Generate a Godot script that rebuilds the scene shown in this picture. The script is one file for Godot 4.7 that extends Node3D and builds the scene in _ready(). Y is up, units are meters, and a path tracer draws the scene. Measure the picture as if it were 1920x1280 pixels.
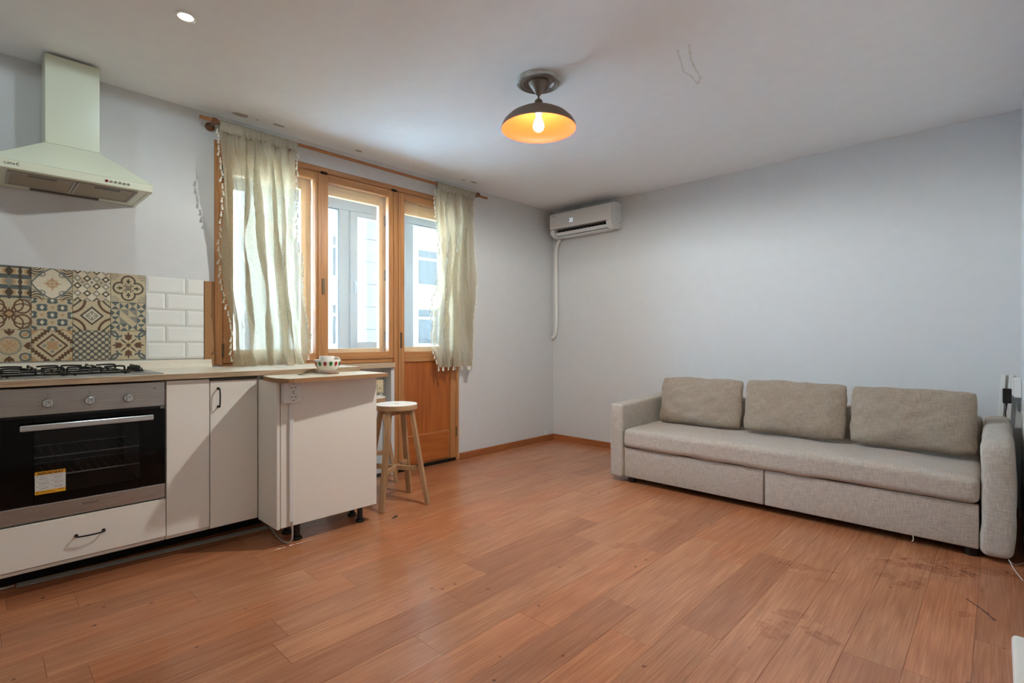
extends Node3D

var M := {}
var O := Vector3.ZERO      # origin of the thing being built: shapes are written in room coordinates and stored about it
var GR := 0                # axis that the wood grain follows
var UO := Vector2.ZERO     # shift of the texture, another for each piece
var RG := RandomNumberGenerator.new()
var names := {}
var NONE: Callable


func _ready() -> void:
	RG.seed = 7
	# ---- camera, sky, exposure
	var cam := Camera3D.new()
	cam.name = "camera"
	cam.fov = 67.38
	cam.near = 0.03
	cam.far = 200.0
	add_child(cam)
	cam.look_at_from_position(Vector3(-4.4203, 1.0849, 3.5647), Vector3(-4.4203, 1.0849, 3.5647) + Vector3(0.72575, -0.00208, -0.68797), Vector3.UP)
	var we := WorldEnvironment.new()
	we.name = "world"
	var env := Environment.new()
	var sky := Sky.new()
	var sm := ProceduralSkyMaterial.new()
	sm.sky_top_color = Color(0.48, 0.60, 0.72)
	sm.sky_horizon_color = Color(0.70, 0.87, 1.0)
	sm.sky_energy_multiplier = 5.2
	sm.ground_energy_multiplier = 5.0
	sm.ground_bottom_color = Color(0.62, 0.71, 0.78)
	sm.ground_horizon_color = Color(0.74, 0.86, 0.95)
	sm.sun_angle_max = 0.0
	sky.sky_material = sm
	env.background_mode = Environment.BG_SKY
	env.sky = sky
	env.tonemap_mode = Environment.TONE_MAPPER_LINEAR
	env.tonemap_exposure = 1.41
	env.sdfgi_enabled = true
	env.ssao_enabled = true
	env.ssil_enabled = true
	we.environment = env
	add_child(we)
	var sun := DirectionalLight3D.new()
	sun.name = "sun"
	sun.light_color = Color(0.79, 0.925, 1.0)
	sun.light_energy = 180.0
	sun.light_angular_distance = 0.6
	sun.shadow_enabled = true
	add_child(sun)
	sun.look_at_from_position(Vector3.ZERO, Vector3(0.7, -1.1, -0.8), Vector3.UP)
	materials()
	room()
	floor_planks()
	window_wall()
	balcony()
	street_side()
	kitchen_run()
	hood()
	peninsula()
	stools()
	curtains()
	sofa()
	air_conditioner()
	lamps()
	right_corner()
	small_things()


# ------------------------------------------------------------------ helpers
func v3(x: float, y: float, z: float) -> Vector3:
	return Vector3(x, y, z)


func mb(smooth := false) -> SurfaceTool:
	var st := SurfaceTool.new()
	st.begin(Mesh.PRIMITIVE_TRIANGLES)
	st.set_smooth_group(0 if smooth else -1)
	UO = Vector2(RG.randf() * 7.0, RG.randf() * 7.0)
	return st


func obj(called: String, st: SurfaceTool, m: Material, parent: Node3D = null) -> MeshInstance3D:
	st.generate_normals()
	var o := MeshInstance3D.new()
	o.mesh = st.commit()
	return put(called, o, m, parent)


func put(called: String, o: MeshInstance3D, m: Material, parent: Node3D = null) -> MeshInstance3D:
	o.name = called if parent else numbered(called)
	o.material_override = m
	if parent == null:
		o.position = O
		add_child(o)
	else:
		parent.add_child(o, true)
	return o


func numbered(called: String) -> String:
	names[called] = names.get(called, -1) + 1
	return called if names[called] == 0 else "%s_%03d" % [called, names[called]]


func at(x: float, y: float, z: float) -> void:
	O = Vector3(x, y, z)


func thing(called: String, label: String, category: String, where: Vector3, group := "") -> Node3D:
	var o := Node3D.new()
	o.name = numbered(called)
	O = where
	o.position = where
	add_child(o)
	return tag(o, label, category, group)


func tag(o: Node3D, label: String, category: String, group := "") -> Node3D:
	o.set_meta("label", label)
	o.set_meta("category", category)
	if group:
		o.set_meta("group", group)
	return o


func structure(called: String, label := "") -> Node3D:
	var o := Node3D.new()
	o.name = called
	O = Vector3.ZERO
	add_child(o)
	o.set_meta("kind", "structure")
	if label:
		o.set_meta("label", label)
	return o


func struct_mesh(called: String, st: SurfaceTool, m: Material) -> MeshInstance3D:
	var o := obj(called, st, m)
	o.set_meta("kind", "structure")
	return o


func uvp(p: Vector3, n: Vector3) -> Vector2:
	var a := n.abs()
	var k := 0 if a.x >= a.y and a.x >= a.z else (1 if a.y >= a.z else 2)
	var i := (k + 1) % 3
	var j := (k + 2) % 3
	if j == GR:
		var s := i
		i = j
		j = s
	return Vector2(p[i], p[j]) + UO


func tri(st: SurfaceTool, a: Vector3, b: Vector3, c: Vector3, out: Vector3, ua := Vector2.ZERO, ub := Vector2.ZERO, uc := Vector2.ZERO) -> void:
	var n := (a - c).cross(a - b)
	if n.dot(out) < 0.0:
		var t := b
		b = c
		c = t
		var w := ub
		ub = uc
		uc = w
	for q in [[a, ua], [b, ub], [c, uc]]:
		st.set_uv(q[1])
		st.set_uv2(Vector2((q[0].x + 5.0) / 5.2, q[0].z / 3.7))
		st.add_vertex(q[0] - O)


func quad(st: SurfaceTool, a: Vector3, b: Vector3, c: Vector3, d: Vector3, out: Vector3) -> void:
	var ua := uvp(a, out)
	var ub := uvp(b, out)
	var uc := uvp(c, out)
	var ud := uvp(d, out)
	tri(st, a, b, c, out, ua, ub, uc)
	tri(st, a, c, d, out, ua, uc, ud)


# box with chamfered edges, centre c, size s
func rbox(st: SurfaceTool, c: Vector3, s: Vector3, b := 0.002, turn := Basis.IDENTITY) -> void:
	var h := s * 0.5
	b = minf(b, minf(h.x, minf(h.y, h.z)) * 0.9)
	var f := func(p: Vector3, n: Vector3) -> Array:
		return [c + turn * p, uvp(c + p, n)]
	var emit := func(ps: Array, n: Vector3) -> void:
		var q := []
		for p in ps:
			q.append(f.call(p, n))
		var out := turn * n
		for k in range(1, ps.size() - 1):
			tri(st, q[0][0], q[k][0], q[k + 1][0], out, q[0][1], q[k][1], q[k + 1][1])
	for k in 3:
		var i := (k + 1) % 3
		var j := (k + 2) % 3
		for sk in [-1.0, 1.0]:
			var n := Vector3.ZERO
			n[k] = sk
			var ps := []
			for w in [[-1, -1], [1, -1], [1, 1], [-1, 1]]:
				var p := Vector3.ZERO
				p[k] = sk * h[k]
				p[i] = w[0] * (h[i] - b)
				p[j] = w[1] * (h[j] - b)
				ps.append(p)
			emit.call(ps, n)
		if b <= 0.0:
			continue
		for si in [-1.0, 1.0]:
			for sj in [-1.0, 1.0]:
				var n2 := Vector3.ZERO
				n2[i] = si
				n2[j] = sj
				var ps2 := []
				for w2 in [[-1, 0], [1, 0], [1, 1], [-1, 1]]:
					var p2 := Vector3.ZERO
					p2[k] = w2[0] * (h[k] - b)
					p2[i] = si * (h[i] - (b if w2[1] else 0.0))
					p2[j] = sj * (h[j] - (0.0 if w2[1] else b))
					ps2.append(p2)
				emit.call(ps2, n2)
	if b > 0.0:
		for sx in [-1.0, 1.0]:
			for sy in [-1.0, 1.0]:
				for sz in [-1.0, 1.0]:
					var g := Vector3(sx, sy, sz)
					var e := [Vector3(h.x, h.y - b, h.z - b) * g, Vector3(h.x - b, h.y, h.z - b) * g, Vector3(h.x - b, h.y - b, h.z) * g]
					emit.call(e, g)


# box from corner to corner
func bx(st: SurfaceTool, x0: float, x1: float, y0: float, y1: float, z0: float, z1: float, b := 0.002) -> void:
	rbox(st, Vector3(x0 + x1, y0 + y1, z0 + z1) * 0.5, Vector3(absf(x1 - x0), absf(y1 - y0), absf(z1 - z0)), b)


func box(called: String, m: Material, parent: Node3D, x0: float, x1: float, y0: float, y1: float, z0: float, z1: float, b := 0.002) -> MeshInstance3D:
	var st := mb()
	bx(st, x0, x1, y0, y1, z0, z1, b)
	return obj(called, st, m, parent)


# bar of rectangular section between two points
func bar(st: SurfaceTool, p: Vector3, q: Vector3, w: float, d: float, side := Vector3.RIGHT, b := 0.0015) -> void:
	var y := (q - p).normalized()
	var z := side.cross(y).normalized()
	var x := y.cross(z).normalized()
	GR = 1
	rbox(st, (p + q) * 0.5, Vector3(w, (q - p).length(), d), b, Basis(x, y, z))


# rounded cushion-like box; bulge(p, n) may push a point
func soft(st: SurfaceTool, c: Vector3, s: Vector3, r: float, cells := 6, arc := 4, bulge: Callable = NONE, turn := Basis.IDENTITY) -> void:
	st.set_smooth_group(1)
	var h := s * 0.5
	for k in 3:
		var i := (k + 1) % 3
		var j := (k + 2) % 3
		var li := ticks(h[i], r, cells, arc)
		var lj := ticks(h[j], r, cells, arc)
		for sk in [-1.0, 1.0]:
			var grid := []
			var n := Vector3.ZERO
			n[k] = sk
			for a in li:
				var row := []
				for e in lj:
					var p := Vector3.ZERO
					p[k] = sk * h[k]
					p[i] = a
					p[j] = e
					var inner := p.clamp(-h + Vector3.ONE * r, h - Vector3.ONE * r)
					var d := (p - inner).normalized()
					var w := inner + d * r
					if bulge.is_valid():
						w = bulge.call(w, d)
					row.append([c + turn * w, uvp(c + p, n), turn * d])
				grid.append(row)
			for a in li.size() - 1:
				for e in lj.size() - 1:
					var q := [grid[a][e], grid[a + 1][e], grid[a + 1][e + 1], grid[a][e + 1]]
					var out: Vector3 = q[0][2] + q[1][2] + q[2][2] + q[3][2]
					tri(st, q[0][0], q[1][0], q[2][0], out, q[0][1], q[1][1], q[2][1])
					tri(st, q[0][0], q[2][0], q[3][0], out, q[0][1], q[2][1], q[3][1])


func ticks(h: float, r: float, cells: int, arc: int) -> Array:
	var l := []
	for k in arc:
		l.append(-h + r * (1.0 - cos(PI * 0.5 * k / arc)) * 1.0)
	for k in cells + 1:
		l.append(lerpf(-h + r, h - r, float(k) / cells))
	for k in range(arc - 1, -1, -1):
		l.append(h - r * (1.0 - cos(PI * 0.5 * k / arc)))
	return l


# turned shape: profile of (radius, height) about the local y axis
func lathe(st: SurfaceTool, base: Vector3, prof: Array, seg := 32, turn := Basis.IDENTITY, sharp := 0.75) -> void:
	var group := 1
	for k in prof.size() - 1:
		var p: Vector2 = prof[k]
		var q: Vector2 = prof[k + 1]
		if k > 0:
			var before: Vector2 = p - prof[k - 1]
			if before.normalized().dot((q - p).normalized()) < sharp:
				group += 1
		st.set_smooth_group(group)
		var nrm := Vector2(-(q.y - p.y), q.x - p.x)
		for a in seg:
			var t0 := TAU * a / seg
			var t1 := TAU * (a + 1) / seg
			var d0 := Vector3(cos(t0), 0, sin(t0))
			var d1 := Vector3(cos(t1), 0, sin(t1))
			var e := [d0 * p.x + Vector3.UP * p.y, d1 * p.x + Vector3.UP * p.y, d1 * q.x + Vector3.UP * q.y, d0 * q.x + Vector3.UP * q.y]
			var out := turn * (-(d0 + d1) * 0.5 * nrm.x - Vector3.UP * nrm.y)
			var w := []
			for x in e:
				w.append(base + turn * x)
			var u0 := Vector2(float(a) / seg, p.y) + UO
			var u1 := Vector2(float(a + 1) / seg, q.y) + UO
			if p.x > 1e-5:
				tri(st, w[0], w[1], w[2], out, u0, Vector2(u1.x, u0.y), u1)
			if q.x > 1e-5:
				tri(st, w[0], w[2], w[3], out, u0, u1, Vector2(u0.x, u1.y))


func tube(st: SurfaceTool, pts: Array, r: float, sides := 8, flat := 1.0) -> void:
	st.set_smooth_group(1)
	var rings := []
	var along := 0.0
	var ref := Vector3.UP if absf((pts[1] - pts[0]).normalized().y) < 0.9 else Vector3.RIGHT
	for k in pts.size():
		var d: Vector3 = (pts[mini(k + 1, pts.size() - 1)] - pts[maxi(k - 1, 0)]).normalized()
		var x := ref.cross(d)
		if x.length() < 0.05:
			x = Vector3.FORWARD.cross(d)
		x = x.normalized()
		ref = d.cross(x).normalized()
		if k > 0:
			along += (pts[k] - pts[k - 1]).length()
		var ring := []
		for a in sides:
			var t := TAU * a / sides
			var o := x * cos(t) * flat + ref * sin(t)
			ring.append([pts[k] + o * r, o, Vector2(along, float(a) / sides) + UO])
		rings.append(ring)
	for k in rings.size() - 1:
		for a in sides:
			var b := (a + 1) % sides
			var q := [rings[k][a], rings[k][b], rings[k + 1][b], rings[k + 1][a]]
			var out: Vector3 = q[0][1] + q[1][1]
			tri(st, q[0][0], q[1][0], q[2][0], out, q[0][2], q[1][2], q[2][2])
			tri(st, q[0][0], q[2][0], q[3][0], out, q[0][2], q[2][2], q[3][2])
	st.set_smooth_group(-1)
	for e in [0, rings.size() - 1]:
		var out2: Vector3 = pts[0] - pts[1] if e == 0 else pts[-1] - pts[-2]
		for a in range(1, sides - 1):
			tri(st, rings[e][0][0], rings[e][a][0], rings[e][a + 1][0], out2)


func smooth_path(p: Array, steps := 6) -> Array:
	var c := Curve3D.new()
	for k in p.size():
		var t: Vector3 = (p[mini(k + 1, p.size() - 1)] - p[maxi(k - 1, 0)]) * 0.18
		c.add_point(p[k], -t, t)
	var out := []
	for k in p.size() - 1:
		for s in steps:
			out.append(c.sample(k, float(s) / steps))
	out.append(p[-1])
	return out


# flat outline pushed along the local z of xf
func extrude(st: SurfaceTool, poly: PackedVector2Array, depth: float, xf := Transform3D.IDENTITY, smooth := false) -> void:
	var index := Geometry2D.triangulate_polygon(poly)
	var zax := xf.basis.z.normalized()
	st.set_smooth_group(-1)
	for k in range(0, index.size(), 3):
		for e in [0.0, depth]:
			var q := []
			for i in 3:
				var p := poly[index[k + i]]
				q.append(xf * Vector3(p.x, p.y, e))
			var out := zax * (1.0 if e > 0.0 else -1.0)
			tri(st, q[0], q[1], q[2], out, uvp(q[0], out), uvp(q[1], out), uvp(q[2], out))
	if smooth:
		st.set_smooth_group(2)
	var turn := -1.0 if Geometry2D.is_polygon_clockwise(poly) else 1.0
	for k in poly.size():
		var a := poly[k]
		var b := poly[(k + 1) % poly.size()]
		var d := b - a
		var out := xf.basis * Vector3(d.y, -d.x, 0).normalized() * turn
		quad(st, xf * Vector3(a.x, a.y, 0), xf * Vector3(b.x, b.y, 0), xf * Vector3(b.x, b.y, depth), xf * Vector3(a.x, a.y, depth), out)


func sheet(st: SurfaceTool, nu: int, nv: int, fn: Callable, out: Vector3, scale := Vector2.ONE) -> void:
	st.set_smooth_group(1)
	var g := []
	for i in nu + 1:
		var row := []
		for j in nv + 1:
			row.append(fn.call(float(i) / nu, float(j) / nv))
		g.append(row)
	for i in nu:
		for j in nv:
			var u := []
			for w in [[0, 0], [1, 0], [1, 1], [0, 1]]:
				u.append(Vector2(float(i + w[0]) / nu, float(j + w[1]) / nv) * scale)
			tri(st, g[i][j], g[i + 1][j], g[i + 1][j + 1], out, u[0], u[1], u[2])
			tri(st, g[i][j], g[i + 1][j + 1], g[i][j + 1], out, u[0], u[2], u[3])


func words(called: String, text: String, size: float, m: Material, parent: Node3D, where: Vector3, turn := Basis.IDENTITY, font := "Droid Sans", wide := 1.0, bold := false) -> MeshInstance3D:
	var tm := TextMesh.new()
	var f := SystemFont.new()
	f.font_names = PackedStringArray([font])
	if bold:
		f.font_weight = 700
	tm.font = f
	tm.text = text
	tm.font_size = 64
	tm.pixel_size = size / 64.0
	tm.depth = 0.0006
	tm.curve_step = 4.0
	var o := MeshInstance3D.new()
	o.mesh = tm
	o.transform = Transform3D(turn.scaled_local(Vector3(wide, 1, 1)), where - O)
	return put(called, o, m, parent)


func mat(called: String, c: Color, rough := 0.5, metal := 0.0, tex: Texture2D = null, period := Vector2.ONE) -> StandardMaterial3D:
	var m := StandardMaterial3D.new()
	m.resource_name = called
	m.albedo_color = c
	m.roughness = rough
	m.metallic = metal
	if tex:
		m.albedo_texture = tex
		m.uv1_scale = Vector3(1.0 / period.x, 1.0 / period.y, 1)
	M[called] = m
	return m


func noise(w: int, h: int, freq: float, seed_: int, octaves := 4, kind := FastNoiseLite.TYPE_SIMPLEX_SMOOTH) -> PackedByteArray:
	var n := FastNoiseLite.new()
	n.seed = seed_
	n.noise_type = kind
	n.frequency = freq
	n.fractal_octaves = octaves
	return n.get_seamless_image(w, h, false, false, 0.15, true).get_data()


func stretched(w: int, h: int, ku: int, kv: int, freq: float, seed_: int, octaves := 4) -> PackedByteArray:
	var n := FastNoiseLite.new()
	n.seed = seed_
	n.noise_type = FastNoiseLite.TYPE_SIMPLEX_SMOOTH
	n.frequency = freq
	n.fractal_octaves = octaves
	var im := n.get_seamless_image(w / ku, h / kv, false, false, 0.15, true)
	im.resize(w, h, Image.INTERPOLATE_CUBIC)
	return im.get_data()


func picture(w: int, h: int, bytes: PackedByteArray) -> ImageTexture:
	return ImageTexture.create_from_image(Image.create_from_data(w, h, false, Image.FORMAT_RGB8, bytes))


# wood: grain along u; dark and light are the ends of the tone
func wood(w: int, h: int, dark: Color, light: Color, seed_: int, fine := 0.55, gain := 1.5) -> ImageTexture:
	var a := stretched(w, h, 16, 1, 0.035, seed_, 4)
	var b := stretched(w, h, 32, 1, 0.16, seed_ + 1, 3)
	var c := stretched(w, h, 8, 2, 0.012, seed_ + 2, 3)
	var out := PackedByteArray()
	out.resize(w * h * 3)
	for k in w * h:
		var t := (a[k] * (1.0 - fine) * 0.6 + b[k] * fine + c[k] * (1.0 - fine) * 0.4) / 255.0
		t = clampf((t - 0.5) * gain + 0.5, 0.0, 1.0)
		out[k * 3] = int(lerpf(dark.r, light.r, t) * 255.0)
		out[k * 3 + 1] = int(lerpf(dark.g, light.g, t) * 255.0)
		out[k * 3 + 2] = int(lerpf(dark.b, light.b, t) * 255.0)
	return picture(w, h, out)


# woven cloth: threads both ways, thick and thin
func weave(n: int, dark: Color, light: Color, seed_: int, gain := 1.6) -> ImageTexture:
	var a := stretched(n, n, 16, 1, 0.22, seed_, 2)
	var b := stretched(n, n, 1, 16, 0.22, seed_ + 1, 2)
	var out := PackedByteArray()
	out.resize(n * n * 3)
	for y in n:
		for x in n:
			var k := y * n + x
			var t := (a[k] + b[k]) / 510.0
			t = clampf((t - 0.5) * gain + 0.5 + (0.05 if (x / 2 + y / 2) % 2 else -0.05), 0.0, 1.0)
			out[k * 3] = int(lerpf(dark.r, light.r, t) * 255.0)
			out[k * 3 + 1] = int(lerpf(dark.g, light.g, t) * 255.0)
			out[k * 3 + 2] = int(lerpf(dark.b, light.b, t) * 255.0)
	return picture(n, n, out)


func blotch(n: int, dark: Color, light: Color, freq: float, seed_: int, gain := 1.0, kind := FastNoiseLite.TYPE_SIMPLEX_SMOOTH, octaves := 4) -> ImageTexture:
	var a := noise(n, n, freq, seed_, octaves, kind)
	var out := PackedByteArray()
	out.resize(n * n * 3)
	for k in n * n:
		var t := clampf((a[k] / 255.0 - 0.5) * gain + 0.5, 0.0, 1.0)
		out[k * 3] = int(lerpf(dark.r, light.r, t) * 255.0)
		out[k * 3 + 1] = int(lerpf(dark.g, light.g, t) * 255.0)
		out[k * 3 + 2] = int(lerpf(dark.b, light.b, t) * 255.0)
	return picture(n, n, out)


func relief(m: StandardMaterial3D, t: Texture2D, cm: float) -> void:
	m.heightmap_enabled = true
	m.heightmap_texture = t
	m.heightmap_scale = cm


# ------------------------------------------------------------------ materials
func materials() -> void:
	var plaster := blotch(512, Color(0.985, 0.985, 0.985), Color(1, 1, 1), 0.02, 3, 1.0)
	var bumps := blotch(512, Color.BLACK, Color.WHITE, 0.06, 5, 1.0)
	for w in [["wall", Color(0.85, 0.845, 0.84)], ["ceiling", Color(0.955, 0.96, 0.965)]]:
		var m := mat(w[0], w[1], 0.75, 0.0, plaster, Vector2(1.3, 1.3))
		relief(m, bumps, 0.02)
	M.ceiling.detail_enabled = true
	M.ceiling.detail_albedo = ceiling_marks()
	M.ceiling.detail_blend_mode = BaseMaterial3D.BLEND_MODE_MUL
	M.ceiling.detail_uv_layer = BaseMaterial3D.DETAIL_UV_2
	mat("scuffed_plaster", Color(0.73, 0.72, 0.68), 0.9, 0.0, plaster, Vector2(0.1, 0.1))
	# floor: four tones of one laminate
	var fg := wood(1024, 512, Color(0.58, 0.35, 0.215), Color(0.85, 0.58, 0.41), 11, 0.5, 1.05)
	var fh := wood(1024, 512, Color(0.0, 0.0, 0.0), Color(1, 1, 1), 12, 0.75, 1.6)
	var marks := floor_marks()
	for k in 5:
		var tone: Color = [Color(1, 1, 1), Color(0.95, 0.93, 0.92), Color(1.0, 0.96, 0.93), Color(0.965, 0.965, 0.96), Color(0.91, 0.885, 0.875)][k]
		var m := mat("plank_%d" % k, tone, 0.23, 0.0, fg, Vector2(1.5, 0.75))
		m.detail_enabled = true
		m.detail_albedo = marks
		m.detail_blend_mode = BaseMaterial3D.BLEND_MODE_MUL
		m.detail_uv_layer = BaseMaterial3D.DETAIL_UV_2
		m.metallic_specular = 0.8
		relief(m, fh, 0.07)
	mat("subfloor", Color(0.10, 0.06, 0.04), 0.9)
	var pine := wood(512, 256, Color(0.60, 0.385, 0.21), Color(0.81, 0.575, 0.36), 21, 0.4, 1.3)
	mat("pine", Color(1, 1, 1), 0.38, 0.0, pine, Vector2(0.9, 0.22))
	mat("pine_raw", Color(1.0, 1.0, 1.0), 0.5, 0.0, wood(512, 256, Color(0.72, 0.52, 0.31), Color(0.90, 0.72, 0.47), 24, 0.4, 1.2), Vector2(0.9, 0.22))
	mat("veneer", Color(1, 1, 1), 0.33, 0.0, wood(512, 512, Color(0.55, 0.28, 0.11), Color(0.75, 0.44, 0.20), 31, 0.25, 1.2), Vector2(0.8, 0.5))
	mat("birch", Color(1, 1, 1), 0.5, 0.0, wood(512, 256, Color(0.56, 0.42, 0.29), Color(0.78, 0.62, 0.45), 41, 0.4, 1.2), Vector2(0.6, 0.2))
	mat("birch_top", Color(1.0, 0.99, 0.98), 0.42, 0.0, wood(256, 256, Color(0.86, 0.82, 0.76), Color(1, 0.98, 0.95), 44, 0.4, 1.2), Vector2(0.4, 0.2))
	mat("rod_wood", Color(1, 1, 1), 0.4, 0.0, wood(256, 64, Color(0.55, 0.34, 0.18), Color(0.70, 0.47, 0.28), 51, 0.4, 1.2), Vector2(0.5, 1.0))
	mat("dark_wood_knob", Color(0.46, 0.29, 0.19), 0.4)
	mat("skirting", Color(1, 1, 1), 0.42, 0.0, wood(512, 64, Color(0.55, 0.30, 0.15), Color(0.74, 0.46, 0.26), 61, 0.4, 1.2), Vector2(1.0, 0.12))
	var chips := blotch(512, Color(0.54, 0.38, 0.24), Color(0.82, 0.65, 0.48), 0.25, 71, 1.4, FastNoiseLite.TYPE_CELLULAR, 1)
	mat("chipboard", Color(1, 1, 1), 0.85, 0.0, chips, Vector2(0.3, 0.3))
	mat("chipboard_strip", Color(1, 0.97, 0.92), 0.8, 0.0, chips, Vector2(0.3, 0.3))
	mat("pale_top", Color(1, 1, 1), 0.4, 0.0, blotch(512, Color(0.80, 0.74, 0.63), Color(0.93, 0.88, 0.80), 0.2, 74, 1.2, FastNoiseLite.TYPE_CELLULAR, 2), Vector2(0.35, 0.35))
	mat("cream_laminate", Color(1, 1, 1), 0.34, 0.0, blotch(256, Color(0.87, 0.83, 0.75), Color(0.92, 0.88, 0.81), 0.03, 76, 1.0), Vector2(0.6, 0.6))
	mat("ledge_paint", Color(0.74, 0.64, 0.53), 0.55)
	mat("worktop_edge", Color(1, 1, 1), 0.6, 0.0, wood(512, 64, Color(0.50, 0.39, 0.29), Color(0.80, 0.70, 0.57), 78, 0.5, 1.5), Vector2(0.7, 0.06))
	mat("white_front", Color(0.93, 0.905, 0.86), 0.42)
	mat("carcass", Color(0.92, 0.905, 0.86), 0.5)
	mat("black_plastic", Color(0.03, 0.03, 0.035), 0.4)
	mat("black_void", Color(0.015, 0.013, 0.012), 0.9)
	mat("black_iron", Color(0.035, 0.035, 0.04), 0.35, 0.2)
	mat("dark_metal", Color(0.09, 0.085, 0.08), 0.42, 0.4)
	var brushed := wood(512, 256, Color(0.57, 0.555, 0.53), Color(0.72, 0.70, 0.675), 81, 0.8, 1.2)
	mat("steel", Color(1, 1, 1), 0.33, 0.9, brushed, Vector2(0.5, 0.1))
	mat("steel_bright", Color(0.78, 0.78, 0.77), 0.25, 1.0)
	mat("aluminium", Color(1.0, 0.99, 0.97), 0.5, 0.1, brushed, Vector2(0.5, 0.1))
	mat("oven_glass", Color(0.008, 0.008, 0.009), 0.06).metallic_specular = 0.32
	mat("oven_cavity", Color(0.12, 0.10, 0.095), 0.4)
	mat("rack_wire", Color(0.80, 0.78, 0.76), 0.35, 0.1)
	var og := mat("oven_window", Color(0.02, 0.02, 0.02, 0.3), 0.04)
	og.metallic_specular = 0.32
	og.transparency = BaseMaterial3D.TRANSPARENCY_ALPHA
	mat("hood_paint", Color(0.85, 0.855, 0.765), 0.28)
	mat("filter", Color(0.85, 0.80, 0.72), 0.5, 0.15, blotch(256, Color(0.55, 0.52, 0.47), Color(0.95, 0.92, 0.86), 0.3, 83, 1.5, FastNoiseLite.TYPE_CELLULAR, 1), Vector2(0.08, 0.08))
	mat("slot_grey", Color(0.33, 0.31, 0.27), 0.5)
	mat("red_plastic", Color(0.45, 0.03, 0.03), 0.35)
	mat("black_print", Color(0.05, 0.05, 0.05), 0.6)
	mat("grey_print", Color(0.42, 0.42, 0.41), 0.6)
	mat("white_plastic", Color(0.90, 0.885, 0.86), 0.33)
	mat("ac_plastic", Color(0.88, 0.88, 0.87), 0.12)
	mat("cream_plastic", Color(0.86, 0.80, 0.66), 0.4)
	mat("grey_cable", Color(0.70, 0.67, 0.63), 0.5)
	mat("subway", Color(0.91, 0.90, 0.875), 0.15)
	mat("grout", Color(0.74, 0.71, 0.66), 0.85)
	mat("ceramic", Color(0.93, 0.91, 0.86), 0.14)
	mat("print_red", Color(0.62, 0.12, 0.13), 0.3)
	mat("print_green", Color(0.16, 0.42, 0.17), 0.3)
	mat("cork", Color(0.80, 0.60, 0.38), 0.8, 0.0, chips, Vector2(0.06, 0.06))
	var cl := weave(512, Color(0.69, 0.655, 0.58), Color(0.94, 0.92, 0.87), 91, 1.3)
	var c := mat("linen", Color(1, 0.985, 0.95, 0.72), 0.9, 0.0, cl, Vector2(0.12, 0.12))
	c.backlight_enabled = true
	c.backlight = Color(0.88, 0.84, 0.76)
	c.transparency = BaseMaterial3D.TRANSPARENCY_ALPHA
	c.cull_mode = BaseMaterial3D.CULL_DISABLED
	var ch := mat("linen_double", Color(0.86, 0.85, 0.82), 0.9, 0.0, cl, Vector2(0.12, 0.12))
	ch.backlight_enabled = true
	ch.backlight = Color(0.2, 0.19, 0.16)
	mat("tassel", Color(0.88, 0.85, 0.78), 0.9)
	var sf := weave(1024, Color(0.62, 0.575, 0.535), Color(0.80, 0.762, 0.722), 95, 1.6)
	for w in [["sofa_cloth", Color(1, 0.985, 0.96)], ["cushion_cloth", Color(0.86, 0.82, 0.765)], ["arm_cloth", Color(1, 1, 0.98)]]:
		var m := mat(w[0], w[1], 0.92, 0.0, sf, Vector2(1.0, 1.0))
		relief(m, sf, 0.02)
		m.rim_enabled = true
		m.rim = 0.25
		m.rim_tint = 0.6
	mat("seam_thread", Color(0.45, 0.39, 0.31), 0.9)
	mat("bronze", Color(0.50, 0.43, 0.37), 0.5, 0.2)
	mat("copper_inside", Color(0.34, 0.078, 0.01), 0.5).metallic_specular = 0.15
	mat("worn_white", Color(1, 1, 1), 0.7, 0.0, blotch(128, Color(0.50, 0.48, 0.45), Color(0.86, 0.86, 0.85), 0.03, 99, 1.5), Vector2(0.3, 0.3))
	M.worn_white.uv1_triplanar = true
	M.worn_white.uv1_scale = Vector3(2.5, 2.5, 2.5)
	var bulb := mat("bulb_glow", Color(1, 0.9, 0.75), 0.4)
	bulb.emission_enabled = true
	bulb.emission = Color(1.0, 0.80, 0.55)
	bulb.emission_energy_multiplier = 9.0
	var spot := mat("spot_glow", Color(1, 0.97, 0.9), 0.4)
	spot.emission_enabled = true
	spot.emission = Color(1.0, 0.95, 0.84)
	spot.emission_energy_multiplier = 5.0
	var digits := mat("display_glow", Color(0.9, 0.95, 1), 0.4)
	digits.emission_enabled = true
	digits.emission = Color(0.85, 0.92, 1.0)
	digits.emission_energy_multiplier = 1.0
	var g := mat("glass", Color(0.97, 0.99, 0.98, 0.04), 0.0)
	g.transparency = BaseMaterial3D.TRANSPARENCY_ALPHA
	mat("pvc", Color(0.655, 0.635, 0.62), 0.35)
	mat("gasket", Color(0.12, 0.13, 0.14), 0.6)
	mat("facade_cream", Color(1, 1, 1), 0.9, 0.0, blotch(256, Color(0.66, 0.615, 0.545), Color(0.70, 0.655, 0.59), 0.02, 101, 1.2), Vector2(5, 5))
	mat("facade_grey", Color(1, 1, 1), 0.8, 0.0, blotch(256, Color(0.29, 0.275, 0.27), Color(0.32, 0.305, 0.30), 0.02, 103, 1.2), Vector2(5, 5))
	mat("facade_glass", Color(0.16, 0.19, 0.22), 0.15)
	mat("facade_frame", Color(0.60, 0.62, 0.62), 0.5)
	mat("outer_render", Color(0.50, 0.49, 0.46), 0.9)
	mat("paving", Color(0.91, 0.91, 0.90), 0.9)
	mat("street", Color(0.36, 0.36, 0.36), 0.9)
	mat("brass_old", Color(0.42, 0.35, 0.26), 0.45, 0.6)


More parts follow.
